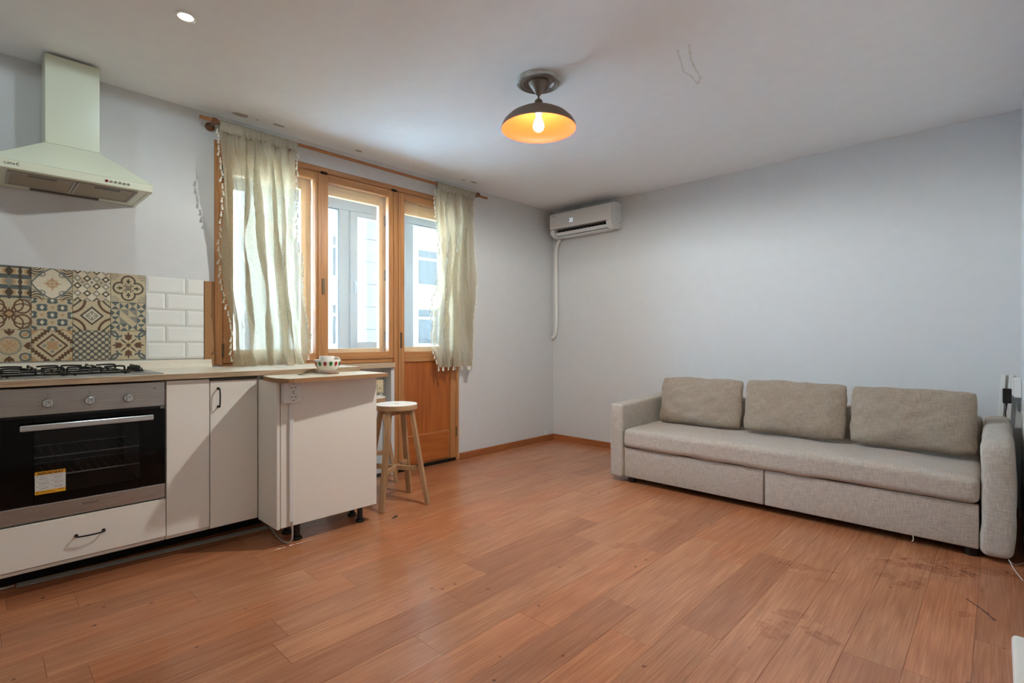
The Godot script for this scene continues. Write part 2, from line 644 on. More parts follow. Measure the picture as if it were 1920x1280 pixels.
func stroke(im: Image, pts: Array, r: float, c: Color, rng: RandomNumberGenerator, ragged := 0.6) -> void:
	for k in pts.size() - 1:
		var n := int(pts[k].distance_to(pts[k + 1])) + 1
		for s in n:
			var p: Vector2 = pts[k].lerp(pts[k + 1], float(s) / n)
			var q := r * (1.0 - ragged * rng.randf())
			for y in range(int(p.y - q), int(p.y + q) + 1):
				for x in range(int(p.x - q), int(p.x + q) + 1):
					if x >= 0 and y >= 0 and x < im.get_width() and y < im.get_height() and Vector2(x, y).distance_to(p) <= q:
						im.set_pixel(x, y, im.get_pixel(x, y).lerp(c, c.a))


# stains, chips and specks where the photograph shows them; position = room x and z
func floor_marks() -> ImageTexture:
	var rng := RandomNumberGenerator.new()
	rng.seed = 5
	var w := 1040
	var h := 740
	var im := Image.create(w, h, false, Image.FORMAT_RGB8)
	im.fill(Color.WHITE)
	var to := func(x: float, z: float) -> Vector2:
		return Vector2((x + 5.0) / 5.2 * w, z / 3.7 * h)
	var n := FastNoiseLite.new()
	n.seed = 17
	n.frequency = 0.045
	n.fractal_octaves = 4
	# brown patches before the sofa: blot = centre, half length, half width, angle, strength
	for b in [[-1.27, 3.36, 0.16, 0.05, 1.35, 0.55], [-1.16, 3.45, 0.2, 0.055, 1.3, 0.45], [-1.33, 3.22, 0.1, 0.03, 1.5, 0.4], [-1.55, 3.28, 0.07, 0.03, 0.9, 0.5], [-1.52, 3.19, 0.05, 0.03, 0.6, 0.35], [-1.68, 2.90, 0.10, 0.035, 1.2, 0.4], [-1.78, 2.99, 0.05, 0.02, 1.0, 0.3], [-2.20, 2.98, 0.06, 0.04, 0.8, 0.4], [-2.28, 3.1, 0.06, 0.03, 1.8, 0.45], [-2.36, 2.95, 0.08, 0.05, 0.4, 0.35], [-1.72, 3.47, 0.04, 0.02, 0.6, 0.4], [-2.05, 2.13, 0.07, 0.04, 0.4, 0.35], [-2.95, 1.20, 0.02, 0.012, 0.2, 0.0]]:
		var c: Vector2 = to.call(b[0], b[1])
		var ax := Vector2(cos(b[4]), sin(b[4]))
		var rad := int(b[2] * 260.0)
		for y in range(int(c.y) - rad, int(c.y) + rad):
			for x in range(int(c.x) - rad, int(c.x) + rad):
				if x < 0 or y < 0 or x >= w or y >= h:
					continue
				var d := Vector2(x, y) - c
				var e := Vector2(d.dot(ax) / (b[2] * 200.0), d.dot(ax.orthogonal()) / (b[3] * 200.0)).length()
				var t = clampf((1.15 - e + n.get_noise_2d(x * 1.3, y * 1.3) * 1.1) * 3.0, 0.0, 1.0) * b[5] * clampf(0.6 + n.get_noise_2d(x * 4.0, y * 4.0) * 1.2, 0.2, 1.0)
				if t > 0.0:
					im.set_pixel(x, y, im.get_pixel(x, y) * Color.WHITE.lerp(Color(0.66, 0.52, 0.40), t))
	# dark chip in the laminate near the peninsula
	stroke(im, [to.call(-2.655, 0.885), to.call(-2.63, 0.875), to.call(-2.615, 0.862)], 2.4, Color(0.20, 0.24, 0.32, 1), rng, 0.4)
	# hair-like scratch and specks of dirt
	stroke(im, [to.call(-1.55, 3.47), to.call(-1.62, 3.52), to.call(-1.70, 3.56)], 1.0, Color(0.6, 0.4, 0.32, 0.8), rng, 0.2)
	for k in 130:
		var p := Vector2(rng.randf() * w, (0.14 + 0.86 * rng.randf()) * h)
		stroke(im, [p, p + Vector2(rng.randf_range(-2, 2), rng.randf_range(-1, 1))], rng.randf_range(0.6, 1.3), Color(0.5, 0.42, 0.38, 0.7), rng, 0.3)
	return ImageTexture.create_from_image(im)


# yellowish water stain lines on the ceiling
func ceiling_marks() -> ImageTexture:
	var rng := RandomNumberGenerator.new()
	rng.seed = 9
	var w := 1040
	var h := 740
	var im := Image.create(w, h, false, Image.FORMAT_RGB8)
	im.fill(Color.WHITE)
	var to := func(x: float, z: float) -> Vector2:
		return Vector2((x + 5.0) / 5.2 * w, z / 3.7 * h)
	for path in [[[-1.66, 2.36], [-1.76, 2.37], [-1.84, 2.36], [-1.93, 2.39], [-2.06, 2.43]], [[-1.66, 2.36], [-1.72, 2.40], [-1.84, 2.42], [-1.93, 2.44], [-2.06, 2.49]]]:
		var pts := []
		for p in path:
			pts.append(to.call(p[0], p[1]))
		stroke(im, pts, 1.3, Color(0.90, 0.885, 0.85, 0.8), rng, 0.7)
	return ImageTexture.create_from_image(im)


# ------------------------------------------------------------------ the room
func room() -> void:
	O = Vector3.ZERO
	var st := mb()
	bx(st, -5.75, 0.2, 2.5, 2.7, -0.2, 3.87, 0.0)
	struct_mesh("ceiling", st, M.ceiling)
	st = mb()
	bx(st, 0.0, 0.2, -0.1, 2.5, -0.2, 3.67, 0.0)
	struct_mesh("wall_right", st, M.wall)
	st = mb()
	bx(st, -5.75, -5.55, -0.1, 2.5, 0.0, 3.67, 0.0)
	struct_mesh("wall_left", st, M.wall)
	st = mb()
	bx(st, -5.75, 0.2, -0.1, 2.5, 3.67, 3.87, 0.0)
	struct_mesh("wall_front", st, M.wall)
	# window wall with its opening, and the wall below the window with a recess
	var back := structure("wall_back")
	st = mb()
	extrude(st, PackedVector2Array([Vector2(-5.75, -0.1), Vector2(-3.374, -0.1), Vector2(-3.374, 2.345), Vector2(-1.366, 2.345), Vector2(-1.366, -0.1), Vector2(0, -0.1), Vector2(0, 2.5), Vector2(-5.75, 2.5)]), 0.2, Transform3D(Basis.IDENTITY, v3(0, 0, -0.2)))
	obj("plaster", st, M.wall, back)
	st = mb()
	extrude(st, PackedVector2Array([Vector2(-5.75, -0.02), Vector2(-3.374, -0.02), Vector2(-3.374, 2.345), Vector2(-1.366, 2.345), Vector2(-1.366, -0.02), Vector2(0.2, -0.02), Vector2(1.5, -0.02), Vector2(1.5, 2.52), Vector2(-5.75, 2.52)]), 0.02, Transform3D(Basis.IDENTITY, v3(0, 0, -0.2205)))
	obj("outer_render", st, M.outer_render, back)
	st = mb()
	extrude(st, PackedVector2Array([Vector2(-3.374, 0.0), Vector2(-2.79, 0.0), Vector2(-2.79, -0.13), Vector2(-2.083, -0.13), Vector2(-2.083, 0.0), Vector2(-2.05, 0.0), Vector2(-2.05, -0.2), Vector2(-3.374, -0.2)]), 0.93, Transform3D(Basis(Vector3.RIGHT, Vector3.BACK, Vector3.DOWN), v3(0, 0.86, 0)))
	obj("window_apron", st, M.wall, back)
	# ceramic tiles behind the hob
	box("grout_bed", M.grout, back, -4.534, -3.433, 0.974, 1.458, 0.0, 0.004, 0.0)
	for r in 3:
		for k in 5:
			st = mb()
			var x := -4.533 + 0.16 * k
			var y := 1.458 - 0.16 * (r + 1)
			tile_box(st, x + 0.0006, x + 0.1594, y + 0.0006, y + 0.1594)
			var which: int = (r * 4 + k - 1) if k > 0 else (r * 4 + 2)
			obj("patterned_tile", st, tile_material(which), back)
	for r in 5:
		var y0 := 1.458 - 0.0965 * (r + 1)
		var cuts: Array = [[-3.732, -3.532], [-3.531, -3.434]] if r % 2 == 0 else [[-3.732, -3.635], [-3.634, -3.434]]
		for c in cuts:
			st = mb()
			bevel_tile(st, c[0] + 0.001, c[1] - 0.001, y0 + 0.001, y0 + 0.0955, r % 2 == 0 and c[1] > -3.5 or r % 2 == 1 and c[1] < -3.6)
			obj("subway_tile", st, M.subway, back)
	st = mb()
	bx(st, -3.432, -3.376, 0.93, 1.452, 0.0, 0.012, 0.001)
	struct_mesh("trim_1", st, M.chipboard_strip)
	# skirting boards
	st = mb()
	GR = 0
	bx(st, -1.362, 0.0, 0.0, 0.058, 0.0, 0.013, 0.003)
	struct_mesh("baseboard_back", st, M.skirting)
	st = mb()
	GR = 2
	bx(st, -0.012, 0.0, 0.0, 0.058, 0.014, 3.66, 0.003)
	struct_mesh("baseboard_right", st, M.skirting)
	GR = 0
	# bare patches of plaster along the ceiling by the curtain rod
	var c := [[-3.26, 0.12, 0.055, 0.03], [-3.16, 0.115, 0.012, 0.008], [-3.03, 0.13, 0.05, 0.018], [-1.33, 0.16, 0.045, 0.025], [-1.43, 0.14, 0.02, 0.012], [-2.43, 0.10, 0.035, 0.018]]
	var ceiling: Node3D = get_node("ceiling")
	var n := 0
	for p in c:
		var poly := PackedVector2Array()
		for k in 14:
			var t := TAU * k / 14.0
			var f := 0.65 + 0.35 * RG.randf()
			poly.append(Vector2(p[0] + cos(t) * p[2] * f, p[1] + sin(t) * p[3] * f))
		st = mb()
		extrude(st, poly, 0.0015, Transform3D(Basis(Vector3.RIGHT, Vector3.BACK, Vector3.DOWN), v3(0, 2.5, 0)))
		obj("plaster_patch", st, M.scuffed_plaster, ceiling)
		n += 1


func tile_box(st: SurfaceTool, x0: float, x1: float, y0: float, y1: float) -> void:
	st.set_smooth_group(-1)
	var b := 0.0012
	var z := 0.009
	var f := [v3(x0 + b, y0 + b, z), v3(x1 - b, y0 + b, z), v3(x1 - b, y1 - b, z), v3(x0 + b, y1 - b, z)]
	var e := [v3(x0, y0, z - b), v3(x1, y0, z - b), v3(x1, y1, z - b), v3(x0, y1, z - b)]
	var w := [v3(x0, y0, 0), v3(x1, y0, 0), v3(x1, y1, 0), v3(x0, y1, 0)]
	var uv := func(p: Vector3) -> Vector2:
		return Vector2((p.x - x0) / (x1 - x0), (y1 - p.y) / (y1 - y0))
	tri(st, f[0], f[1], f[2], Vector3.BACK, uv.call(f[0]), uv.call(f[1]), uv.call(f[2]))
	tri(st, f[0], f[2], f[3], Vector3.BACK, uv.call(f[0]), uv.call(f[2]), uv.call(f[3]))
	for k in 4:
		var j := (k + 1) % 4
		var out: Vector3 = [Vector3.DOWN, Vector3.RIGHT, Vector3.UP, Vector3.LEFT][k]
		for q in [[f, e], [e, w]]:
			tri(st, q[0][k], q[0][j], q[1][j], out + Vector3.BACK * 0.3, uv.call(q[0][k]), uv.call(q[0][j]), uv.call(q[1][j]))
			tri(st, q[0][k], q[1][j], q[1][k], out + Vector3.BACK * 0.3, uv.call(q[0][k]), uv.call(q[1][j]), uv.call(q[1][k]))


# bevelled metro tile; a cut tile keeps only one bevelled end
func bevel_tile(st: SurfaceTool, x0: float, x1: float, y0: float, y1: float, cut: bool) -> void:
	st.set_smooth_group(-1)
	var b := 0.013
	var bl := 0.001 if cut and x0 < -3.7 else b
	var br := 0.001 if cut and x0 > -3.7 else b
	var f := [v3(x0 + bl, y0 + b, 0.011), v3(x1 - br, y0 + b, 0.011), v3(x1 - br, y1 - b, 0.011), v3(x0 + bl, y1 - b, 0.011)]
	var e := [v3(x0, y0, 0.006), v3(x1, y0, 0.006), v3(x1, y1, 0.006), v3(x0, y1, 0.006)]
	var w := [v3(x0, y0, 0), v3(x1, y0, 0), v3(x1, y1, 0), v3(x0, y1, 0)]
	quad(st, f[0], f[1], f[2], f[3], Vector3.BACK)
	for k in 4:
		var j := (k + 1) % 4
		var out: Vector3 = [Vector3.DOWN, Vector3.RIGHT, Vector3.UP, Vector3.LEFT][k]
		quad(st, f[k], f[j], e[j], e[k], out + Vector3.BACK)
		quad(st, e[k], e[j], w[j], w[k], out)


var tile_cache := {}


func tile_material(k: int) -> StandardMaterial3D:
	if tile_cache.has(k):
		return tile_cache[k]
	var n := 144
	var pal := [Color(0.77, 0.70, 0.57), Color(0.31, 0.275, 0.22), Color(0.36, 0.39, 0.38), Color(0.72, 0.57, 0.41), Color(0.55, 0.53, 0.48), Color(0.40, 0.28, 0.19), Color(0.85, 0.80, 0.70)]
	var grain := noise(n, n, 0.12, 200 + k, 2)
	var out := PackedByteArray()
	out.resize(n * n * 3)
	for y in n:
		for x in n:
			var i := y * n + x
			var c: Color = pal[tile_print(k, (x + 0.5) / n, (y + 0.5) / n)] * (0.94 + 0.12 * grain[i] / 255.0)
			out[i * 3] = int(minf(c.r, 1) * 255)
			out[i * 3 + 1] = int(minf(c.g, 1) * 255)
			out[i * 3 + 2] = int(minf(c.b, 1) * 255)
	tile_cache[k] = mat("patterned_tile_%d" % k, Color.WHITE, 0.38, 0.0, picture(n, n, out))
	return tile_cache[k]


func leaf(p: Vector2, c: Vector2, dir: Vector2, l: float, w: float) -> bool:
	var d := p - c
	var a := d.dot(dir) / l
	if a < 0.0 or a > 1.0:
		return false
	return absf(d.dot(dir.orthogonal())) < w * sin(PI * pow(a, 0.75))


# colour number of the print of tile k at u, v
func tile_print(k: int, u: float, v: float) -> int:
	var p := Vector2(u - 0.5, v - 0.5)
	var a := p.abs()
	var hi := maxf(a.x, a.y)
	var lo := minf(a.x, a.y)
	var r := p.length()
	var q := Vector2(hi, lo)               # folded onto one eighth
	var corner := a.distance_to(Vector2(0.5, 0.5))
	match k:
		0:
			var s := Vector2(fposmod(u * 2.0, 1.0), fposmod(v * 3.0, 1.0))
			var d := (s - Vector2(0.5, 0.5)).abs()
			if d.x < 0.16 and d.y < 0.5 and d.x < 0.05 + 0.24 * absf(d.y - 0.25):
				return 1
			if d.y > 0.34 and d.x < 0.42:
				return 2
			if d.x > 0.5 - 0.32 * (0.5 - absf(d.y - 0.0)) * 1.3:
				return 1 if fposmod(v * 3.0, 2.0) < 1.0 else 4
			if d.x > 0.2 and absf(d.y - (d.x - 0.2) * 0.8) < 0.16:
				return 3
			return 0 if d.y < 0.3 else 2
		1:
			if r < 0.045 or leaf(q, Vector2(0.04, 0), Vector2(1, 0), 0.19, 0.028) or leaf(q, Vector2(0.08, 0.0), Vector2(0.6, 0.8), 0.10, 0.022) or leaf(q, Vector2(0.03, 0.03), Vector2(0.707, 0.707), 0.14, 0.02):
				return 3
			var e := pow(a.x / 0.5, 1.25) + pow(a.y / 0.5, 1.25)
			if absf(e - 1.0) < 0.05:
				return 2
			var c := a.distance_to(Vector2(0.26, 0.31))
			if absf(c - 0.085) < 0.012 and a.x + a.y < 0.66 or absf(c - 0.045) < 0.010 and a.x > 0.24:
				return 2
			if absf(corner - 0.29) < 0.014:
				return 4
			if corner < 0.26:
				var c2 := corner / 0.26
				return 1 if fposmod(atan2(0.5 - a.y, 0.5 - a.x) * 3.2 + c2 * 5.0, 2.0) < 0.95 else 0
			return 6 if e < 0.95 else 0
		2:
			var s := Vector2(u + v, u - v) * 4.0
			var f := Vector2(fposmod(s.x, 1.0) - 0.5, fposmod(s.y, 1.0) - 0.5)
			var id := int(floor(s.x)) + 2 * int(floor(s.y))
			var on := (int(floor(s.x)) + int(floor(s.y))) % 2 == 0
			if on:
				if f.length() < 0.27:
					return 6
				return (1 if posmod(int(floor(s.x)), 2) == 0 else 4) if maxf(absf(f.x), absf(f.y)) < 0.46 else 0
			return 4 if f.length() < 0.24 and posmod(id, 3) == 0 else (0 if posmod(id, 2) == 0 else 6)
		3:
			var d := minf(q.distance_to(Vector2(0.235, 0)), 9.0)
			var cl := minf(d - 0.19, maxf(hi - 0.17, lo - 0.17))
			if absf(cl - 0.0) < 0.026:
				return 1
			if hi < 0.035 or absf(hi - 0.06) < 0.014:
				return 1 if hi < 0.02 or hi > 0.04 else 4
			if leaf(q, Vector2(0.15, 0), Vector2(1, 0), 0.20, 0.035) or leaf(q, Vector2(0.2, 0.0), Vector2(0.75, 0.66), 0.10, 0.022) or leaf(q, Vector2(0.09, 0.05), Vector2(0.8, 0.6), 0.09, 0.016):
				return 1
			if cl > 0.04 and corner < 0.25:
				return 4 if fposmod(atan2(0.5 - a.y, 0.5 - a.x) * 4.0 + corner * 26.0, 2.4) < 0.95 and corner > 0.03 else 0
			return 0
		4:
			if absf(Vector2(a.x - 0.30, (a.y - 0.24) * 0.9).length() - 0.19) < 0.021 or absf(Vector2((a.x - 0.30) * 0.85, a.y - 0.12).length() - 0.2) < 0.018 or absf(Vector2(a.x - 0.12, (a.y - 0.30) * 0.85).length() - 0.2) < 0.018:
				return 5
			var e := sqrt(a.x) + sqrt(a.y)
			if e < 0.44:
				return 3
			if e < 0.52:
				return 5
			if corner < 0.26 and (leaf(a, Vector2(0.5, 0.5), Vector2(-0.707, -0.707), 0.24, 0.03) or leaf(a, Vector2(0.48, 0.48), Vector2(-0.3, -0.95), 0.2, 0.025) or leaf(a, Vector2(0.48, 0.48), Vector2(-0.95, -0.3), 0.2, 0.025)):
				return 4
			return 0
		5:
			var best := 0
			for j in range(-1, 6):
				for i in range(-1, 4):
					var d := (Vector2(u, v) - Vector2(i * 0.5 + (0.25 if j % 2 else 0.0), 0.03 + 0.24 * j)).abs()
					if d.x / 0.055 + d.y / 0.08 < 1.0:
						return 6
					if d.x < 0.135 and d.y < 0.112 and d.x + d.y < 0.205 and not (d.y < 0.025 and d.x > 0.115):
						best = 2
					if absf(d.x - 0.25) + d.y < 0.05:
						return 3
			return best
		6:
			var e := a.x + a.y
			if absf(e - 0.29) < 0.035:
				return 1
			if e < 0.25:
				if leaf(q, Vector2(0.02, 0), Vector2(1, 0), 0.19, 0.026) or leaf(q, Vector2(0.1, 0), Vector2(0.6, 0.8), 0.09, 0.02):
					return 4
				return 4 if q.distance_to(Vector2(0.075, 0.075)) < 0.028 else 6
			if absf(a.distance_to(Vector2(0.62, 0.52)) - 0.44) < 0.035:
				return 5
			if absf(e - 0.80) < 0.03:
				return 1
			return 3 if e > 0.87 and fposmod(e * 24.0, 2.0) < 1.0 else 0
		7:
			var g := Vector2i(int(u * 4.0), int(v * 4.0))
			var f := Vector2(fposmod(u * 4.0, 1.0) - 0.5, fposmod(v * 4.0, 1.0) - 0.5)
			if (g.x == 1 or g.x == 2) and (g.y == 1 or g.y == 2):
				var dg := f.x - f.y if g.x != g.y else f.x + f.y
				return (4 if g.y == g.x else 4) if dg * (1.0 if g.y == 1 else -1.0) > 0.0 and (g.x + g.y) % 2 == 1 or (g.x + g.y) % 2 == 0 and f.y < f.x else 0
			if (g.x + g.y) % 2 == 0:
				return 2 if absf(f.y) > absf(f.x) else 0
			return 2 if absf(f.x) > absf(f.y) else 0
		8:
			if r < 0.24:
				return 3 if r < 0.225 and (leaf(q, Vector2(0.02, 0), Vector2(0.92, 0.38), 0.19, 0.022) or r > 0.2) else (3 if r < 0.21 and fposmod(r * 40.0, 2.0) < 0.9 else 0)
			if absf(r - 0.265) < 0.024:
				return 4
			if leaf(q, Vector2(0.5, 0), Vector2(-1, 0), 0.19, 0.07) or leaf(q, Vector2(0.5, 0.1), Vector2(-0.95, -0.3), 0.14, 0.03):
				return 5
			var c := a.distance_to(Vector2(0.36, 0.36))
			if absf(c - 0.115) < 0.022 or absf(maxf(a.x, a.y) - 0.475) < 0.014 and lo > 0.25:
				return 2
			if c < 0.06 or leaf(a, Vector2(0.3, 0.3), Vector2(0.707, 0.707), 0.2, 0.04):
				return 3
			return 0
		9:
			var e := a.x + a.y
			if absf(e - 0.36) < 0.036:
				return 5
			if e < 0.32:
				if q.distance_to(Vector2(0.19, 0)) < 0.05:
					return 4
				return 3 if leaf(q, Vector2(0.0, 0.0), Vector2(0.707, 0.707), 0.2, 0.08) else 0
			var stair: int = int(a.x * 14.0) + int(a.y * 14.0)
			if stair == 7 or stair == 8:
				return 5
			if q.distance_to(Vector2(0.5, 0)) < 0.055 and q.distance_to(Vector2(0.5, 0)) > 0.038:
				return 4
			return 3 if e > 0.82 else 0
		10:
			var f := Vector2(fposmod(u * 5.0, 1.0) - 0.5, fposmod(v * 5.0, 1.0) - 0.5)
			var g := f.abs()
			if g.length() < 0.12 or g.distance_to(Vector2(0.5, 0.5)) < 0.12:
				return 5
			var l := 9.0
			for c in [Vector2(0.5, 0.0), Vector2(0.0, 0.5)]:
				l = minf(l, absf(g.distance_to(c) - 0.36))
			return 2 if l < 0.095 else 0
		_:
			if r < 0.055:
				return 1
			if r < 0.095:
				return 3
			if leaf(q, Vector2(0.15, 0), Vector2(1, 0), 0.33, 0.05) or leaf(q, Vector2(0.22, 0.0), Vector2(0.85, 0.52), 0.2, 0.045) or leaf(q, Vector2(0.2, 0), Vector2(0.5, 0.86), 0.12, 0.03):
				return 5
			var c := a.distance_to(Vector2(0.5, 0.5))
			if absf(a.distance_to(Vector2(0.30, 0.5)) - 0.2) < 0.03 and a.x > 0.18 and a.y > 0.18 or absf(a.distance_to(Vector2(0.5, 0.30)) - 0.2) < 0.03 and a.y > 0.18 and a.x > 0.18:
				return 2
			if leaf(a, Vector2(0.06, 0.06), Vector2(0.707, 0.707), 0.26, 0.026):
				return 1
			return 4 if c < 0.13 else 0


func floor_planks() -> void:
	var fl := structure("floor")
	box("subfloor", M.subfloor, fl, -5.75, 0.2, -0.1, -0.0095, -0.2, 3.87, 0.0)
	var rng := RandomNumberGenerator.new()
	rng.seed = 23
	# known joints: row number from the window wall -> x of a short joint
	var known := {5: -4.12, 6: -3.44, 7: -3.772, 8: -3.345, 11: -3.683, 12: -3.02, 13: -2.394, 14: -2.915, 15: -2.577, 16: -2.767}
	var z0 := 0.85 - 5 * 0.166
	GR = 0
	for row in range(0, 24):
		var za := maxf(0.0, z0 - 0.166 + row * 0.166)
		var zb := minf(3.67, z0 + row * 0.166)
		if za > 3.66:
			break
		var l := 0.91
		var x := -5.55 - rng.randf() * l
		if known.has(row):
			x = known[row] - l * ceil((known[row] + 5.55) / l)
		while x < 0.0:
			var xa := maxf(x, -5.55)
			var xb := minf(x + l, 0.0)
			if xb - xa > 0.02:
				var st := mb()
				UO = Vector2(rng.randf() * 9.0, rng.randf() * 9.0)
				var dy := rng.randf() * 0.0004
				bx(st, xa + 0.0004, xb - 0.0004, -0.009, -dy, za + 0.0004, zb - 0.0004, 0.0003)
				obj("plank", st, M["plank_%d" % [0, 0, 1, 2, 2, 3, 3, 4][rng.randi() % 8]], fl)
			x += l


# ------------------------------------------------------------------ window and balcony door
func window_wall() -> void:
	var w := structure("window_1")
	GR = 0
	var st := mb()
	# fixed frame: head, left jamb, sill, middle posts
	bx(st, -3.374, -1.366, 2.306, 2.345, -0.17, 0.004, 0.003)
	obj("frame_head", st, M.pine, w)
	st = mb()
	bx(st, -2.1, -1.4, 2.29, 2.3055, -0.16, -0.01, 0.002)
	GR = 1
	st = mb()
	bx(st, -3.374, -3.328, 0.93, 2.306, -0.17, 0.004, 0.003)
	obj("frame_jamb", st, M.pine, w)
	st = mb()
	bx(st, -2.057, -2.016, 0.0, 2.306, -0.17, 0.0, 0.003)
	obj("frame_post", st, M.pine, w)
	GR = 0
	st = mb()
	bx(st, -3.328, -2.057, 0.908, 0.938, -0.17, -0.012, 0.003)
	obj("frame_sill", st, M.pine, w)
	st = mb()
	bx(st, -2.79, -2.062, 0.865, 0.906, -0.16, 0.03, 0.003)
	obj("window_ledge", st, M.ledge_paint, w)
	# inner leaves: [x0, x1, glass x0, glass x1]
	for s in [[-3.325, -2.692, -3.262, -2.716], [-2.689, -2.06, -2.618, -2.103]]:
		leaf_frame("window_leaf", w, s[0], s[1], 0.941, 2.303, s[2], s[3], 0.994, 2.247, -0.05, -0.002, M.pine)
	# outer leaves behind them
	for s in [[-3.325, -2.70, -3.24, -2.775], [-2.68, -2.058, -2.60, -2.128]]:
		leaf_frame("outer_leaf", w, s[0], s[1], 0.941, 2.303, s[2], s[3], 1.022, 2.183, -0.145, -0.105, M.pine_raw)
	# cover strip where the leaves meet, lock plate, hinges, catches
	GR = 1
	box("cover_strip", M.pine, w, -2.700, -2.676, 0.945, 2.295, -0.002, 0.008, 0.003)
	box("lock_plate", M.brass_old, w, -2.668, -2.648, 1.42, 1.535, -0.002, 0.004, 0.001)
	for y in [1.02, 1.60, 2.15]:
		hinge(w, -3.326, y, 0.006)
	for y in [1.12, 1.62, 2.07]:
		hinge(w, -2.075, y, -0.1)
	for x in [-2.66, -2.06]:
		box("top_catch", M.dark_metal, w, x - 0.02, x + 0.03, 2.295, 2.312, -0.002, 0.01, 0.002)
	# balcony door: outer door leaf and inner door leaf, panel below
	var d := structure("door_1")
	GR = 1
	st = mb()
	bx(st, -1.397, -1.366, 0.0, 2.306, -0.17, 0.004, 0.003)
	obj("frame_jamb", st, M.pine, d)
	st = mb()
	frame(st, -2.012, -1.398, 0.026, 2.303, -1.952, -1.462, 0.992, 2.248, -0.05, -0.002, [0.905])
	var leaf1 := obj("door_leaf", st, M.pine, d)
	box("pane", M.glass, leaf1, -1.957, -1.457, 0.987, 2.253, -0.03, -0.026, 0.0)
	GR = 1
	st = mb()
	bx(st, -1.96, -1.46, 0.27, 0.915, -0.042, -0.016, 0.0)
	obj("door_panel", st, M.veneer, d)
	GR = 0
	st = mb()
	bx(st, -1.945, -1.478, 0.04, 0.278, -0.04, -0.001, 0.006)
	obj("kick_panel", st, M.veneer, d)
	GR = 1
	leaf_frame("outer_leaf", d, -2.008, -1.40, 0.03, 2.303, -1.93, -1.478, 1.03, 2.165, -0.145, -0.105, M.pine_raw)
	box("threshold", M.dark_metal, d, -2.012, -1.398, 0.0, 0.022, -0.17, -0.005, 0.002)
	for y in [0.26, 1.15, 2.1]:
		hinge(d, -1.397, y, 0.004)
	box("lock_plate", M.brass_old, d, -1.995, -1.978, 1.02, 1.15, -0.002, 0.003, 0.001)


func hinge(parent: Node3D, x: float, y: float, z: float) -> void:
	var st := mb(true)
	lathe(st, v3(x, y - 0.045, z), [Vector2(0, 0), Vector2(0.007, 0.002), Vector2(0.007, 0.044), Vector2(0.006, 0.046), Vector2(0.007, 0.048), Vector2(0.007, 0.088), Vector2(0, 0.09)], 8)
	obj("hinge", st, M.brass_old, parent)


# rectangular frame with an opening: stiles and rails in one piece
func frame(st: SurfaceTool, x0: float, x1: float, y0: float, y1: float, gx0: float, gx1: float, gy0: float, gy1: float, z0: float, z1: float, rails := []) -> void:
	GR = 1
	bx(st, x0, gx0, y0, y1, z0, z1, 0.003)
	bx(st, gx1, x1, y0, y1, z0, z1, 0.003)
	GR = 0
	bx(st, gx0, gx1, gy1, y1, z0, z1, 0.0025)
	if rails:
		bx(st, gx0, gx1, rails[0], gy0, z0, z1, 0.0025)
		bx(st, gx0, gx1, y0, 0.285, z0, z1 - 0.012, 0.0025)
	else:
		bx(st, gx0, gx1, y0, gy0, z0, z1, 0.0025)


func leaf_frame(called: String, parent: Node3D, x0: float, x1: float, y0: float, y1: float, gx0: float, gx1: float, gy0: float, gy1: float, z0: float, z1: float, m: Material) -> void:
	var st := mb()
	frame(st, x0, x1, y0, y1, gx0, gx1, gy0, gy1, z0, z1)
	var o := obj(called, st, m, parent)
	var zm := (z0 + z1) * 0.5
	box("pane", M.glass, o, gx0 - 0.005, gx1 + 0.005, gy0 - 0.005, gy1 + 0.005, zm - 0.002, zm + 0.002, 0.0)


